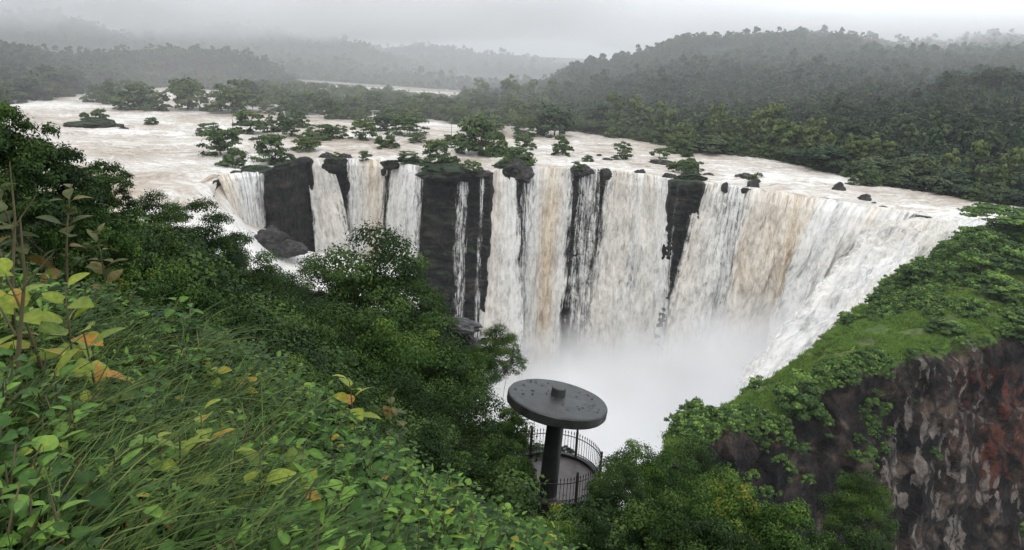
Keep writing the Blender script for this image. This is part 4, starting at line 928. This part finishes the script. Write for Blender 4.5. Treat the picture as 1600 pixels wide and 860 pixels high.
scatter('ground_cover', pts, r.uniform(0, 6.28, len(pts)), sc, ix, SB, 'low shrubs and grass covering the rocky spur at the right', 'undergrowth')
RT['rg'] = [tree_meshes(340+s, M['ridgeg'], H=9, R=6.5, kind='umbrella', nclump=34, nleaf=5200, leaf=.42, flat=.28, trunk_r=.16, jit=.8) for s in range(3)]
RT['rd'] = [tree_meshes(350+s, M['ridgeg'], H=8, R=5, kind='dome', nclump=34, nleaf=5200, leaf=.40, base=.05, trunk_r=.14, jit=.8) for s in range(3)]
def spur_z(px, py):
    q = Q_[..., 0]-px, Q_[..., 1]-py; d2 = q[0]**2+q[1]**2; i, j = np.unravel_index(np.argmin(d2+np.where(VIS, 0, 1e6)), d2.shape); return SPUR[::4, ::4][i, j]
q3 = (SPUR[::4, ::4]-np.array([0, 0, CAMZ]))@R3; Q_ = np.stack([800-F*q3[..., 0]/q3[..., 2], 430+F*q3[..., 1]/q3[..., 2]], 2)
VIS = (np.linspace(0, 1, Q_.shape[1]) > .14)[None, :]*np.ones(Q_.shape[:2], bool)
for kd, px, py, wp, hp, lb in [('rg', 1570, 372, 100, 46, 'wide flat topped tree on the skyline at the top of the spur'), ('rg', 1520, 410, 70, 58, 'green tree leaning towards the falls below the flat topped tree'), ('rd', 1590, 420, 80, 50, 'dense green tree at the right frame edge on the spur'),
    ('rd', 1530, 440, 80, 54, 'leafy tree with pale stems in the middle of the spur thicket'), ('rg', 1478, 374, 30, 12, 'small umbrella shaped tree standing out against the white chute'), ('rd', 1440, 440, 54, 36, 'rounded bush above the dark rock band on the spur'),
    ('rd', 1400, 455, 34, 24, 'small dark bush on the lower end of the spur thicket'), ('rd', 1242, 650, 82, 74, 'big spreading bush tree on the edge of the spur above the cliff'), ('rd', 1560, 470, 70, 40, 'dark green bush right of the bright grass strip'),
    ('rg', 1352, 496, 14, 12, 'tiny lone tree at the edge of the grass strip'), ('rd', 1096, 672, 16, 16, 'tiny shrub at the left tip of the spur'), ('rd', 1600, 520, 90, 36, 'low bush clump on the cliff top at the right frame edge'), ('rd', 1480, 520, 60, 28, 'low bush hanging over the cliff below the grass strip'), ('rd', 1590, 835, 70, 60, 'bright green bush at the bottom right corner against red rock')]:
    b = spur_z(px, py); D = b[1]*1.03; h0, r0 = (9, 6.5) if kd == 'rg' else (8, 5)
    put_tree('spur_tree', RT[kd][rt.randrange(3)], lb, 'tree' if hp > 35 or kd == 'rg' else 'bush', (b[0], b[1], b[2]-.4), rt.uniform(0, 6), (wp/F*D/2/r0, wp/F*D/2/r0, hp/F*D/h0))
# ------------------------------------------------------------------ the near hillside
HP = np.array([(0, -4, -1.2), (0, 0, -1.9), (-4, 0, -1.3), (4, 0, -2.6), (-1.9, 2.4, -2.45), (-1.05, 3, -2.95), (-.7, 4, -3.7), (.1, 5, -4.4), (-2.5, 4.5, -2.9), (-4, 6, -2.9), (-7, 6, -2.2), (-3.7, 8.5, -3.75), (-2.6, 8.5, -4.5), (-1.2, 7, -4.75), (-.4, 8, -5.75), (.5, 8.5, -6.5),
   (-7, 10, -3.8), (-5, 11.5, -5.8), (-2.4, 12, -8.4), (.4, 12, -10.2), (-11, 15, -5.6), (-8, 16, -6.8), (-10, 22, -9.2), (2.2, 6, -6.2), (5, 8, -9), (3, 10, -10),
   (-11, 32, -15.5), (-9, 45, -21), (-4, 50, -25), (-12, 60, -38), (-20, 60, -30), (-6, 60, -46), (0, 16, -13.2), (-3, 16, -11.5), (4, 14, -12.6), (8, 16, -15.5),
   (-5, 20, -12.8), (-3, 22, -14.8), (-5, 28, -17.5), (-2, 28, -18.3), (1.5, 24, -19.3), (1.5, 31, -18.8), (5, 24, -19), (8, 22, -18.5), (8, 28, -24), (3, 36, -30), (-2, 38, -26), (12, 30, -30), (14, 20, -24), (0, 50, -55), (10, 50, -70), (25, 30, -60), (20, 18, -38), (0, 75, -100), (-20, 85, -80), (-40, 85, -60),
   (-20, 20, -5), (-22, 40, -12), (-40, 40, -10), (-45, 60, -26), (-30, 5, 0), (-60, 60, -25), (30, 60, -110), (-60, 110, -80), (-20, 0, 0), (15, 5, -14), (-14, 8, -2.2)], float)
def _tps():
    n = len(HP); d = np.linalg.norm(HP[:, None, :2]-HP[None, :, :2], axis=2)/20
    K = d; A_ = np.zeros((n+3, n+3)); A_[:n, :n] = K+np.eye(n)*.01*-1; A_[:n, n] = 1; A_[:n, n+1:] = HP[:, :2]/20; A_[n:, :n] = A_[:n, n:].T
    return np.linalg.solve(A_, np.concatenate([HP[:, 2], np.zeros(3)]))
TW = _tps()
PC = at(862, 748, 27.3)        # centre of the little round viewing platform
def hz(x, y):
    x = np.asarray(x, float); y = np.asarray(y, float); sh = x.shape; q = np.stack([x.ravel(), y.ravel()], 1)
    d = np.linalg.norm(q[:, None]-HP[None, :, :2], axis=2)/20
    z = (d@TW[:-3]+TW[-3]+q@TW[-2:]/20).reshape(sh)+CAMZ + .22*fbm(x*.35, y*.35, 0, 3, 3)
    k_ = 1-sm(2.2, 4.0, np.hypot(x-PC[0], y-PC[1])); return z*(1-k_)+(PC[2]-.35)*k_
gx = np.concatenate([np.linspace(-70, -14, 60), np.linspace(-13.6, 16, 150), np.linspace(17, 40, 24)]); gy = np.concatenate([np.linspace(-8, 0, 12), np.linspace(.3, 40, 170), np.linspace(41, 120, 60)])
GX, GY = np.meshgrid(gx, gy, indexing='ij'); GZ = hz(GX, GY)
me = mesh('hillside', np.stack([GX, GY, GZ], 2).reshape(-1, 3), grid_faces(len(gx), len(gy)), M['soil'])
tag(link('hillside', me), 'steep overgrown near hillside', kind='structure')
def ground_at(px, Y):          # ground point at that distance in that pixel column
    x = (px-800)/F*Y
    for _ in range(5):
        z = float(hz(x, Y)); qx, _y = proj((x, Y, z)); x += (px-qx)/F*Y
    return np.array([x, Y, float(hz(x, Y))])

# ------------------------------------------------------------------ viewing platform, railing and mushroom shaped shelter
R_P = 2.0
t = thing('viewing_platform', 'small round paved viewing platform under the concrete mushroom shelter', 'platform', PC)
V, Fq = lathe([(0, .0), (R_P-.12, .0), (R_P-.12, -.6)], 56); link('floor', mesh('floor', V, Fq, M['pav'], smooth=False), t)
V, Fq = lathe([(R_P-.115, -1.4), (R_P-.115, .14), (R_P+.10, .14), (R_P+.10, -1.4)], 56); link('kerb', mesh('kerb', V, Fq, M['conc'], smooth=False), t)
rl = thing('railing', 'rusty iron railing with pointed bars round the viewing platform', 'railing', PC+np.array([0, 0, .14]))
for zz in (.12, .88):
    V, Fq = tube([(R_P*math.cos(a_), R_P*math.sin(a_), zz) for a_ in np.linspace(0, 2*np.pi, 73)], [.022]*73, 5); link('rail', mesh('rail', V, Fq, M['iron']), rl)
ba = Acc(); ba.tube([(0, 0, 0), (0, 0, 1.0), (0, 0, 1.02), (0, 0, 1.06), (0, 0, 1.15)], [.012, .012, .024, .026, .002], seg=5); ba = ba.mesh('bar', M['iron'])
po = Acc(); po.box((0, 0, .6), (.085, .085, 1.2)); po.tube([(0, 0, 1.2), (0, 0, 1.24), (0, 0, 1.30), (0, 0, 1.34)], [.03, .055, .045, .004], seg=8); po = po.mesh('post', M['iron'], False)
for i in range(90):
    a_ = 2*np.pi*i/90
    if i % 15 == 14: o = link('post', po, rl, (R_P*math.cos(a_), R_P*math.sin(a_), 0)); o.rotation_euler = (0, 0, a_)
    else: link('bar', ba, rl, (R_P*math.cos(a_), R_P*math.sin(a_), 0))
Bp = onz(855, 771, PC[2]); Tp = at(871, 637, Bp[1])
sh = thing('concrete_shelter', 'dark wet concrete mushroom shaped shelter with a round flat roof on one thick pillar', 'shelter', Bp)
tp = Tp-Bp
V, Fq = tube([(0, 0, -.1), tp*.33, tp*.66, tp*.97, tp], [.38, .36, .345, .335, .42], 28); link('pillar', mesh('pillar', V, Fq, M['conc']), sh)
slant = np.linalg.norm(Tp-np.array([0, 0, CAMZ])); RC = 80/F*slant*math.cos(math.radians(0))*.965; th = .42
prof = [(0, .10), (RC*.5, .07), (RC-.10, .0), (RC-.03, -.015), (RC, -.06), (RC, -th+.05), (RC-.04, -th), (RC-.35, -th-.01), (RC*.4, -th-.10), (0, -th-.14)]
V, Fq = lathe(prof, 96); V[:, 2] += .012*fbm(V[:, 0]*2, V[:, 1]*2, V[:, 2], 3, 2); V[:, :2] *= (1+.004*fbm(V[:, 0]*3, V[:, 1]*3, 0, 2, 5))[:, None]
vw = unit(Tp-np.array([0, 0, CAMZ])); tilt_q = Matrix.Rotation(math.radians(8.5), 4, Vector(vw)) @ Matrix.Rotation(math.radians(-5.5), 4, 'X')    # the roof leans down to the right
ca = link('canopy', mesh('canopy', V, Fq, M['conc'], smooth=False), sh); ca.matrix_local = Matrix.Translation(tp+np.array([0, 0, .42])) @ tilt_q
V, Fq = lathe([(0, .34), (.24, .335), (.275, .30), (.29, .0), (.29, -.02)], 40); cp = link('cap', mesh('cap', V, Fq, M['conc'], smooth=False), ca, (-.03, .03, .09))
r = np.random.default_rng(4); V_, F_, T_ = [], [], []
n_ = 95; ang_ = r.uniform(0, 6.28, n_); q_ = RC*.88*np.sqrt(r.uniform(0, 1, n_)); pos = np.stack([q_*np.cos(ang_), q_*np.sin(ang_), .105-.1*(q_/RC)], 1); keep = (vn(pos[:, 0]*1.3, pos[:, 1]*1.3, 3.3) > -.25) & (q_ > .3)
pos = pos[keep]; V, Fq, T_ = place(LEAF_2, pos, unit(np.array([0, 0, 1.])+r.normal(0, .25, pos.shape)), rdir(r, len(pos)), r.uniform(.08, .20, len(pos)), np.full(len(pos), .2))
lt = link('leaf_litter', mesh('leaf_litter', V, Fq, M['debris'], smooth=False)); lt.matrix_world = Matrix.Translation(Vector(Bp)) @ Matrix.Translation(Vector(tp+np.array([0, 0, .43]))) @ tilt_q
tag(lt, 'scattered small wet dead leaves lying on the round concrete roof', 'leaf litter', kind='stuff')

# ledge rock jutting out by the gorge
for (px, py, D, s3, lb, sd_) in [(712, 507, 48, (1.75, 1.3, .50), 'flat grey ledge rock jutting over the gorge left of the falls', 91), (722, 560, 49, (1.35, 1.5, 2.4), 'brown rock pillar under the flat grey ledge', 92)]:
    o = link('rock', rock_mesh(sd_, *s3, 70, M['ledge'] if sd_ == 91 else M['rock']), None, at(px, py, D)); tag(o, lb, 'rock')

# ------------------------------------------------------------------ plants: meshes of one plant of each kind
def herb(seed, H, nst, tpl, l0, fol, pitch=.5, per=14, spread=.5, tb=.45):
    r = np.random.default_rng(seed); P_, N_, F_, S_, T_ = [], [], [], [], []; st = Acc()
    for s in range(nst):
        az = r.uniform(0, 6.28); lean = r.uniform(.1, spread); h = H*r.uniform(.6, 1.05); k = np.linspace(0, 1, 6)
        pts = np.stack([np.cos(az)*lean*h*k**1.6, np.sin(az)*lean*h*k**1.6, h*(k-.12*k**2*lean)], 1)+np.array([r.normal(0, .05), r.normal(0, .05), -.03])
        st.tube(pts, np.linspace(.010, .003, 6)*(.6+H), seg=4); ph = r.uniform(0, 6.28); tn = tb+r.normal(0, .14)
        for j in range(per):
            t = .18+.82*(j+r.uniform(0, .6))/per; t = min(t, 1); c = np.array([np.interp(t, k, pts[:, q]) for q in range(3)])
            a_ = ph+j*2.4; d = np.array([math.cos(a_), math.sin(a_), r.uniform(-.05, .65)*pitch+.35*(t > .9)]); d = unit(d)
            nn = unit(np.array([0, 0, 1.])-d*d[2]+r.normal(0, .22, 3)); sz = l0*r.uniform(.7, 1.2)*(1.1-.45*t**3)
            P_.append(c+d*sz*.25); N_.append(nn); F_.append(d); S_.append(sz); T_.append(np.clip(tn+.14*(t-.5)+r.normal(0, .09)+(r.random() < .012)*.5, 0, 1))
    V, Fq, T = place(tpl, np.array(P_), np.array(N_), np.array(F_), np.array(S_), np.array(T_))
    T[1::3] += .10; return mesh('foliage', V, Fq, fol, {'tint': T}), st.mesh('stem', M['stem'])
def grass(seed, n, Lb, fol, lean=(1, -.25), wid=.0065):
    r = np.random.default_rng(seed); V, Fq, T = [], [], []; m = 7; b = 0
    for i in range(n):
        az = r.uniform(0, 6.28); d = np.array([math.cos(az), math.sin(az)])*r.uniform(.3, 1.0)+np.array(lean)*r.uniform(.1, .8); l = Lb*r.uniform(.5, 1.1); k = np.linspace(0, 1, m)
        arch = r.uniform(.5, 1.25); h = l*(k-.55*arch*k**2); o_ = l*.75*k**1.45; base = r.normal(0, .10, 2)
        c = np.stack([base[0]+d[0]*o_, base[1]+d[1]*o_, h-.03], 1); w_ = wid*r.uniform(.6, 1.2)*np.sin(np.pi*(.12+.88*(1-k))*.62)
        sd_ = unit(np.array([-d[1], d[0], r.normal(0, .5)])); tt_ = np.clip(.45+r.normal(0, .22)+.1*k, 0, .98)
        if r.random() < .025: tt_ = np.full(m, .97)
        for j in range(m): V += [c[j]-sd_*w_[j], c[j]+sd_*w_[j]]; T += [tt_[j]]*2
        for j in range(m-1): Fq.append((b+2*j, b+2*j+1, b+2*j+3, b+2*j+2))
        b += 2*m
    return mesh('blades', np.array(V), np.array(Fq), fol, {'tint': np.array(T)})
def sapling(seed, H, nl, l0, fol, tpl=LEAF_B, tb=.5, up=.35):
    r = np.random.default_rng(seed); st = Acc(); k = np.linspace(0, 1, 8); az = r.uniform(0, 6.28)
    pts = np.stack([.12*H*np.cos(az)*k**2, .12*H*np.sin(az)*k**2, H*k-.05], 1); st.tube(pts, np.linspace(.016, .005, 8)*(.5+H*.5), seg=6)
    P_, N_, F_, S_, T_ = [], [], [], [], []
    for j in range(nl):
        t = .35+.65*(j//2*2+1)/nl; c = np.array([np.interp(t, k, pts[:, q]) for q in range(3)]); a_ = (j % 2)*np.pi+(j//2)*1.57+r.normal(0, .25)
        d = unit(np.array([math.cos(a_), math.sin(a_), up+r.normal(0, .2)+.5*(t > .93)])); sz = l0*r.uniform(.75, 1.15)*(1.1-.4*t**4); e = c+d*sz*.22
        st.tube([c, e], [.005, .003], seg=3)
        P_.append(e); N_.append(unit(np.array([0, 0, 1.])-d*d[2]+r.normal(0, .3, 3))); F_.append(d); S_.append(sz); T_.append(np.clip(tb+r.normal(0, .18), 0, 1))
    V, Fq, T = place(tpl, np.array(P_), np.array(N_), np.array(F_), np.array(S_), np.array(T_)); V += .004*np.stack([fbm(V[:, 0]*30, V[:, 1]*30, V[:, 2]*30, 2, 3)]*3, 1)
    T[1::3] += .12; T[0::3] -= .06; return mesh('foliage', V, Fq, fol, {'tint': T}), st.mesh('stem', M['stem'])
HB = [herb(400+s, .62, 7, [LEAF_N, LEAF_H, LEAF_N, LEAF_L][s % 4], [.125, .12, .10, .15][s % 4], M['herb'], tb=[.42, .5, .36, .46][s % 4], per=13) for s in range(8)]
GR = [grass(430+s, 80, .95, M['grass'], [(1.1, -.35), (.8, .2), (1.2, -.7), (.5, .6)][s]) for s in range(4)]
TE = [sapling(450+s, 1.1, 11, .25, M['teak'], tb=.68) for s in range(4)]
CO = [sapling(460+s, 1.6, 16, .24, M['copper'], tb=.4, up=.5) for s in range(3)]
VN = [herb(470+s, .8, 12, LEAF_H, .11, M['midg'], per=16, spread=.8, tb=.3) for s in range(3)]
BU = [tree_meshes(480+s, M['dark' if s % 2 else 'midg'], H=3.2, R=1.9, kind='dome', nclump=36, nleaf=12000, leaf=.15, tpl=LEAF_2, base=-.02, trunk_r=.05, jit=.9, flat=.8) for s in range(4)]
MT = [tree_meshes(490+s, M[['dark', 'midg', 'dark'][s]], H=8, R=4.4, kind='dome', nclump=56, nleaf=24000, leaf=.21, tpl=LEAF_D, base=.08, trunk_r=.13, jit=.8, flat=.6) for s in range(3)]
r = random.Random(77)
def plant(name, ms, label, cat, p, s, rz=None, group=None):
    t = thing(name, label, cat, p, r.uniform(0, 6.28) if rz is None else rz, group, s)
    for nm, m_ in zip(('foliage', 'stem'), ms): link(nm, m_, t)
    return t
def tree_at(ms, H0, R0, px, py, wp, Y, name, label, cat, group=None):
    g_ = ground_at(px, Y); top = at(px, py, Y)[2]; h = max(top-g_[2], .5); s_ = wp/F*Y/2/R0; cz = min(max(h/H0, s_*.6), s_*1.25)
    t = thing(name, label, cat, (g_[0], g_[1], g_[2]-.1), r.uniform(0, 6.28), group)
    c = link('crown', ms[0], t, (0, 0, h-cz*H0)); c.scale = (s_, s_, cz); k_ = link('trunk', ms[1], t); k_.scale = (s_, s_, h/H0); return t
# trees and tall shrubs of the middle slope: (px, py of the top, width px, distance)
for i, (kind, k_, px, py, wp, Y, lb) in enumerate([
 ('m', 0, 585, 372, 200, 45, 'tallest dark airy tree on the slope in front of the dark rock faces'), ('m', 2, 500, 405, 150, 43, 'dark tree to the left of the tallest airy tree'), ('m', 2, 640, 420, 120, 46, 'dark tree against the widest dark rock face'),
 ('m', 0, 440, 432, 130, 38, 'dark tree near the foaming lower terrace'), ('m', 1, 620, 470, 190, 30, 'green tree with an orange shoot at its top in the middle of the slope'), ('m', 0, 700, 540, 160, 31, 'dark tree under the flat grey ledge rock'),
 ('m', 2, 545, 480, 170, 30, 'dark rounded tree left of the one with an orange shoot'), ('m', 1, 665, 510, 120, 33, 'yellow green tree just left of the ledge rock'), ('m', 0, 764, 512, 74, 46, 'bush tree overhanging the gorge right of the ledge rock'), ('m', 1, 735, 535, 70, 44, 'mossy green tree growing on the pillar under the ledge'),
 ('m', 2, 700, 600, 170, 24, 'very dark tree left of the mushroom shelter'), ('m', 0, 620, 590, 160, 22, 'deep green tree below the one with an orange shoot'), ('m', 0, 460, 470, 140, 24, 'dark tree behind the grass at the left centre'),
 ('m', 2, 330, 312, 110, 26, 'dense dark bush tree in front of the left rapids'), ('m', 0, 262, 306, 100, 24, 'dark bush tree at the foot of the left waterline'), ('m', 2, 385, 365, 110, 30, 'dark bush tree hiding the near end of the lower terrace'), ('m', 0, 300, 370, 120, 20, 'dark leafy bush below the dense bush tree at the left'),
 ('b', 1, 190, 250, 80, 17, 'small dark bush on the left skyline against brown water'), ('b', 3, 105, 182, 120, 12, 'glossy dark bush high at the left against the river'), ('b', 3, 10, 118, 120, 11, 'leafy bush in the top left corner of the slope'), ('b', 1, 50, 190, 140, 10.5, 'dark bush between the two high bushes at the left'),
 ('b', 0, 160, 300, 120, 12, 'green bush under the glossy dark bush at the left'), ('b', 3, 240, 340, 110, 15, 'dark green bush below the left waterline'), ('b', 0, 190, 380, 120, 12, 'mid green bush behind the yellow leafed saplings'),
 ('b', 2, 290, 420, 120, 13, 'vine covered bush left of centre'), ('b', 1, 370, 470, 110, 15, 'dark bush at the upper edge of the near herbs'), ('b', 2, 470, 560, 100, 13, 'green bush at the crest of the near herbs'), ('b', 1, 545, 600, 100, 14, 'dark bush at the crest left of the big dull leaves'),
 ('b', 1, 660, 660, 120, 15, 'dark bush behind the crest of the near herbs'), ('b', 3, 735, 700, 100, 17, 'dark bush left of the viewing platform'), ('b', 0, 788, 690, 60, 24.5, 'small green bush at the left side of the platform railing'), ('b', 1, 770, 690, 90, 22, 'dark bush just below the canopy at the left'), ('b', 2, 790, 640, 60, 28, 'bush behind the shelter at its left'),
 ('b', 1, 812, 722, 44, 24.2, 'dark low bush covering the left part of the platform'), ('b', 3, 884, 693, 26, 29.6, 'tiny leafy tree just behind the shelter pillar'),
 ('m', 1, 985, 680, 130, 23, 'tall leafy bush right of the viewing platform'), ('m', 2, 1055, 690, 120, 25, 'dark bush against the left tip of the spur'), ('m', 1, 1090, 720, 150, 19, 'mid green bush at the bottom right of centre'), ('m', 2, 955, 720, 90, 20, 'dark bush touching the right side of the railing'),
 ('b', 0, 1130, 740, 130, 15, 'bright green leafy bush at the bottom right'), ('b', 2, 1200, 790, 120, 14, 'light green bush at the bottom edge right of centre'), ('m', 0, 1265, 742, 110, 25, 'olive leafed small tree in front of the spur cliff'), ('b', 1, 1010, 770, 130, 14, 'dark bush at the bottom edge below the railing'), ('b', 3, 1290, 820, 110, 20, 'dark bush at the bottom edge in front of the spur cliff'),
 ('b', 1, 905, 800, 100, 15, 'dark scrub below the railing'), ('b', 0, 840, 785, 90, 13, 'green scrub below the platform'), ('b', 3, 1100, 800, 140, 13, 'leafy bush in the bottom edge left of the light green bush')]):
    ms, H0, R0 = (MT[k_], 8, 4.4) if kind == 'm' else (BU[k_], 3.2, 1.9)
    tree_at(ms, H0, R0, px, py, wp*1.12, Y, 'slope_tree' if kind == 'm' else 'bush', lb, 'tree' if kind == 'm' else 'bush')
# near herbs: individual plants over the visible near slope
cells = []
for px in range(-60, 1010, 34):
    for py in range(400, 930, 26):
        cells.append((px+r.uniform(-14, 14), py+r.uniform(-11, 11)))
def hit(px, py, dz=.45):       # first meeting of the pixel's ray with the plant tops
    v = ray(px, py); Y = np.linspace(1.4, 34, 260); z = CAMZ+v[2]*Y; g_ = hz(v[0]*Y, Y)+dz; k_ = np.where(z < g_)[0]
    return None if len(k_) == 0 else float(Y[k_[0]])
cnt = 0
for (px, py) in cells:
    Y = hit(px, py)
    if Y is None or Y > 17: continue
    v = ray(px, py); x, y = v[0]*Y, Y; p = (x, y, float(hz(x, y))-.02)
    u_ = r.random(); grassy = px < 400 and py > 470 and vn(px*.009, py*.009, 1.5) > -.45
    if Y < 1.9: continue
    if grassy and u_ < .58: o = tag(link('grass_clump', GR[r.randrange(4)], None, p), 'arching green grass clump on the near slope at the lower left', 'grass', 'grass clumps on the near slope'); o.rotation_euler = (0, 0, r.uniform(-1.1, 1.1)); s_ = r.uniform(.6, 1.05); o.scale = (s_, s_, s_)
    else: plant('herb', HB[r.randrange(8)], 'leafy green herb among others on the near slope', 'plant', p, r.uniform(.75, 1.25), None, 'leafy herbs on the near slope')
    cnt += 1
print('near herbs', cnt)
for i, (ms, px, Y, s_, lb) in enumerate([
 (CO[0], 50, 9.5, 1.25, 'tall copper tipped sapling with greyish leaves at the upper left'), (CO[1], 10, 8.0, .9, 'copper leafed sapling at the left frame edge'), (CO[2], 175, 9.0, .9, 'second copper leafed sapling above the yellow leaves'), (CO[0], 110, 9.5, 1.2, 'grey green sapling behind the copper leafed ones'),
 (TE[0], 85, 5.0, 1.15, 'sapling with big lime yellow leaves at the left'), (TE[1], 125, 5.3, 1.0, 'sapling with an orange edged yellow leaf beside the lime leaves'), (TE[2], 20, 5.4, 1.0, 'dull broad leafed sapling left of the lime leaves'), (TE[3], 165, 4.6, .9, 'sapling with a withered peach coloured leaf in the grass'),
 (TE[0], 330, 3.9, .8, 'broad yellow green leaves standing in the herbs left of centre'), (TE[1], 290, 3.6, .75, 'mottled yellow leaves among the grass'), (TE[2], 410, 3.7, .75, 'holed light green leaves with orange edges'), (TE[3], 465, 4.4, .75, 'single upright olive leaf plant in the herbs'),
 (TE[2], 330, 3.2, .6, 'yellow leafed seedling near the bottom edge'), (TE[0], 250, 3.0, .6, 'pale leafed seedling near the bottom edge in the grass'), (TE[1], 555, 8.0, 1.0, 'dull brownish big leaved sapling on the crest of the herbs'), (CO[1], 620, 8.6, .8, 'greyish broad leafed plant right of the dull sapling')]):
    g_ = ground_at(px, Y); plant('sapling', ms, lb, 'sapling', (g_[0], g_[1], g_[2]-.02), s_)
for i, (px, Y, h) in enumerate([(38, 4.2, 1.5), (30, 5.6, 1.8), (355, 4.2, .9)]):
    g_ = ground_at(px, Y); a = Acc(); a.tube([(0, 0, -.1), (.05, 0, h*.4), (.16, .02, h*.75), (.2, 0, h)], [.018, .014, .009, .004], seg=6); a.tube([(.06, 0, h*.5), (-.12, .02, h*.78)], [.008, .003], seg=5); a.tube([(.14, 0, h*.7), (.36, .02, h*.86)], [.007, .003], seg=5)
    o = link('dry_stalk', a.mesh('dry_stalk', M['stem'])); o.location = g_; tag(o, ['pale dry stalk leaning in front of the lime yellow leaves', 'tall brown dry stalk behind the lime yellow leaves', 'short reddish stalk beside the broad yellow green leaves'][i], 'stalk')
# ground cover filling the slope between the plants
gc = []
for s in range(4):
    f_, st_ = HB[s]; gc.append(f_)
gc += [VN[0][0], VN[1][0]]
for s in range(2):
    c, t = grow(500+s, H=1.5, R=1.3, kind='dome', nclump=16, nleaf=2600, leaf=.085, tpl=LEAF_D, base=0., jit=.9, flat=.8); gc.append(mesh('scrub', c[0], c[1], M['dark'], {'tint': c[2]}, smooth=False))
GC = protos('ground_cover_plants', gc)
rg = np.random.default_rng(31); pts = []; sc = []; ix = []
for _ in range(5200):
    Y = 1.9+rg.uniform(0, 1)**1.3*16; x = rg.uniform(-.95, .45)*Y*1.02-(.4 if Y < 5 else 0)
    if math.hypot(x-PC[0], Y-PC[1]) < 2.4 or (x/Y < -.3 and Y < 7 and rg.random() < .5): continue
    if (Y < 2.6 and x > -.4) or (Y > 9.5 and -.03 < x/Y < .13): continue
    pts.append((x, Y, float(hz(x, Y))-.12)); s_ = rg.uniform(.55, .95); sc.append((s_, s_, s_*.8)); ix.append(rg.integers(0, 6))
for _ in range(3200):
    Y = rg.uniform(15, 62); x = rg.uniform(-.85, .55)*Y
    if math.hypot(x-PC[0], Y-PC[1]) < 3.4 or (Y < 25.5 and -.03 < x/Y < .13): continue
    pts.append((x, Y, float(hz(x, Y))-.2)); s_ = rg.uniform(.8, 1.7); sc.append((s_, s_, s_)); ix.append(rg.integers(6, 8))
scatter('ground_cover', pts, rg.uniform(0, 6.28, len(pts)), sc, ix, GC, 'mixed low green undergrowth covering the near hillside', 'undergrowth')
# ------------------------------------------------------------------ air: haze, fog on the hills, spray at the foot of the falls
def boxobj(name, lo, hi, m, label, cat):
    a = Acc(); c = [(p+q)/2 for p, q in zip(lo, hi)]; a.box(c, [q-p for p, q in zip(lo, hi)])
    o = link(name, a.mesh(name, m, False)); return tag(o, label, cat, kind='stuff')
def volmat(name, color, dens, aniso=0.0, build=None, step=1.0):
    m = bpy.data.materials.new(name); m.use_nodes = True; nt = m.node_tree; nt.nodes.remove(nt.nodes['Principled BSDF'])
    v = nd(nt, 'VolumePrincipled'); v.inputs['Color'].default_value = (*color, 1); v.inputs['Density'].default_value = dens; v.inputs['Anisotropy'].default_value = aniso
    nt.links.new(v.outputs[0], nt.nodes['Material Output'].inputs['Volume'])
    if build: nt.links.new(build(nt), v.inputs['Density'])
    m.cycles.volume_step_rate = step
    return m
def mr(nt, src, a, b, c=0.0, d=1.0, smooth=True):
    n = nd(nt, 'MapRange'); n.interpolation_type = 'SMOOTHSTEP' if smooth else 'LINEAR'
    nt.links.new(src, n.inputs['Value'])
    for k_, v_ in zip(('From Min', 'From Max', 'To Min', 'To Max'), (a, b, c, d)): n.inputs[k_].default_value = v_
    return n.outputs[0]
HAZE = 1
if HAZE: boxobj('haze', (-3200, -160, -168), (3200, 3900, 420), volmat('haze_air', (.90, .94, 1.0), .00005), 'thin even haze in the rainy air', 'haze')
def spray(nt):
    t = nd(nt, 'TexCoord'); s = nd(nt, 'SeparateXYZ'); nt.links.new(t.outputs['Object'], s.inputs[0])
    n = noise(nt, .016, 4, .6, vec=t.outputs['Object'], dist=.6)
    # the column stands highest under the bend of the cliff at the right
    top = math_(nt, 'ADD', math_(nt, 'ADD', mr(nt, s.outputs[0], -40, 150, -124, -86), mr(nt, s.outputs[0], 90, 210, 0, 62)), math_(nt, 'MULTIPLY', math_(nt, 'SUBTRACT', n, .5), 70))
    h = math_(nt, 'SUBTRACT', top, s.outputs[2])
    d = mr(nt, h, -22, 62); d = math_(nt, 'POWER', d, 1.6)
    e = math_(nt, 'MULTIPLY', mr(nt, s.outputs[1], 215, 330), mr(nt, s.outputs[0], -120, -30))
    return math_(nt, 'MULTIPLY', math_(nt, 'MULTIPLY', d, e), .16)
boxobj('spray', (-125, 210, -159), (300, 500, 0), volmat('spray', (1, 1, 1), .02, 0, spray, .35), 'white spray cloud rising from the foot of the falls', 'spray')
def fog(nt):
    t = nd(nt, 'TexCoord'); s = nd(nt, 'SeparateXYZ'); nt.links.new(t.outputs['Object'], s.inputs[0])
    n = noise(nt, .0036, 5, .58, vec=t.outputs['Object'], dist=.5, mscale=(1, .7, 2.2))
    base = math_(nt, 'ADD', mr(nt, s.outputs[0], -700, 100, 84, 128), mr(nt, s.outputs[0], 200, 700, 0, -75))
    h = mr(nt, math_(nt, 'SUBTRACT', s.outputs[2], base), -30, 80)
    c = mr(nt, n, .42, .62, .04, 1)
    e = mr(nt, s.outputs[1], 1180, 1450)
    T_ = mr(nt, s.outputs[0], -350, 350, 400, 190); e = math_(nt, 'MULTIPLY', e, mr(nt, math_(nt, 'SUBTRACT', T_, s.outputs[2]), 0, 60))
    return math_(nt, 'ADD', math_(nt, 'MULTIPLY', math_(nt, 'MULTIPLY', h, c), math_(nt, 'MULTIPLY', e, .015)), math_(nt, 'MULTIPLY', mr(nt, s.outputs[1], 500, 900, 0, .0006), mr(nt, s.outputs[2], 120, 200, 1, 0)))
boxobj('fog_bank', (-2400, 490, -3), (1800, 3300, 400), volmat('fog', (1, 1, 1), .003, 0, fog, .35), 'low fog drifting along the hill tops', 'fog')
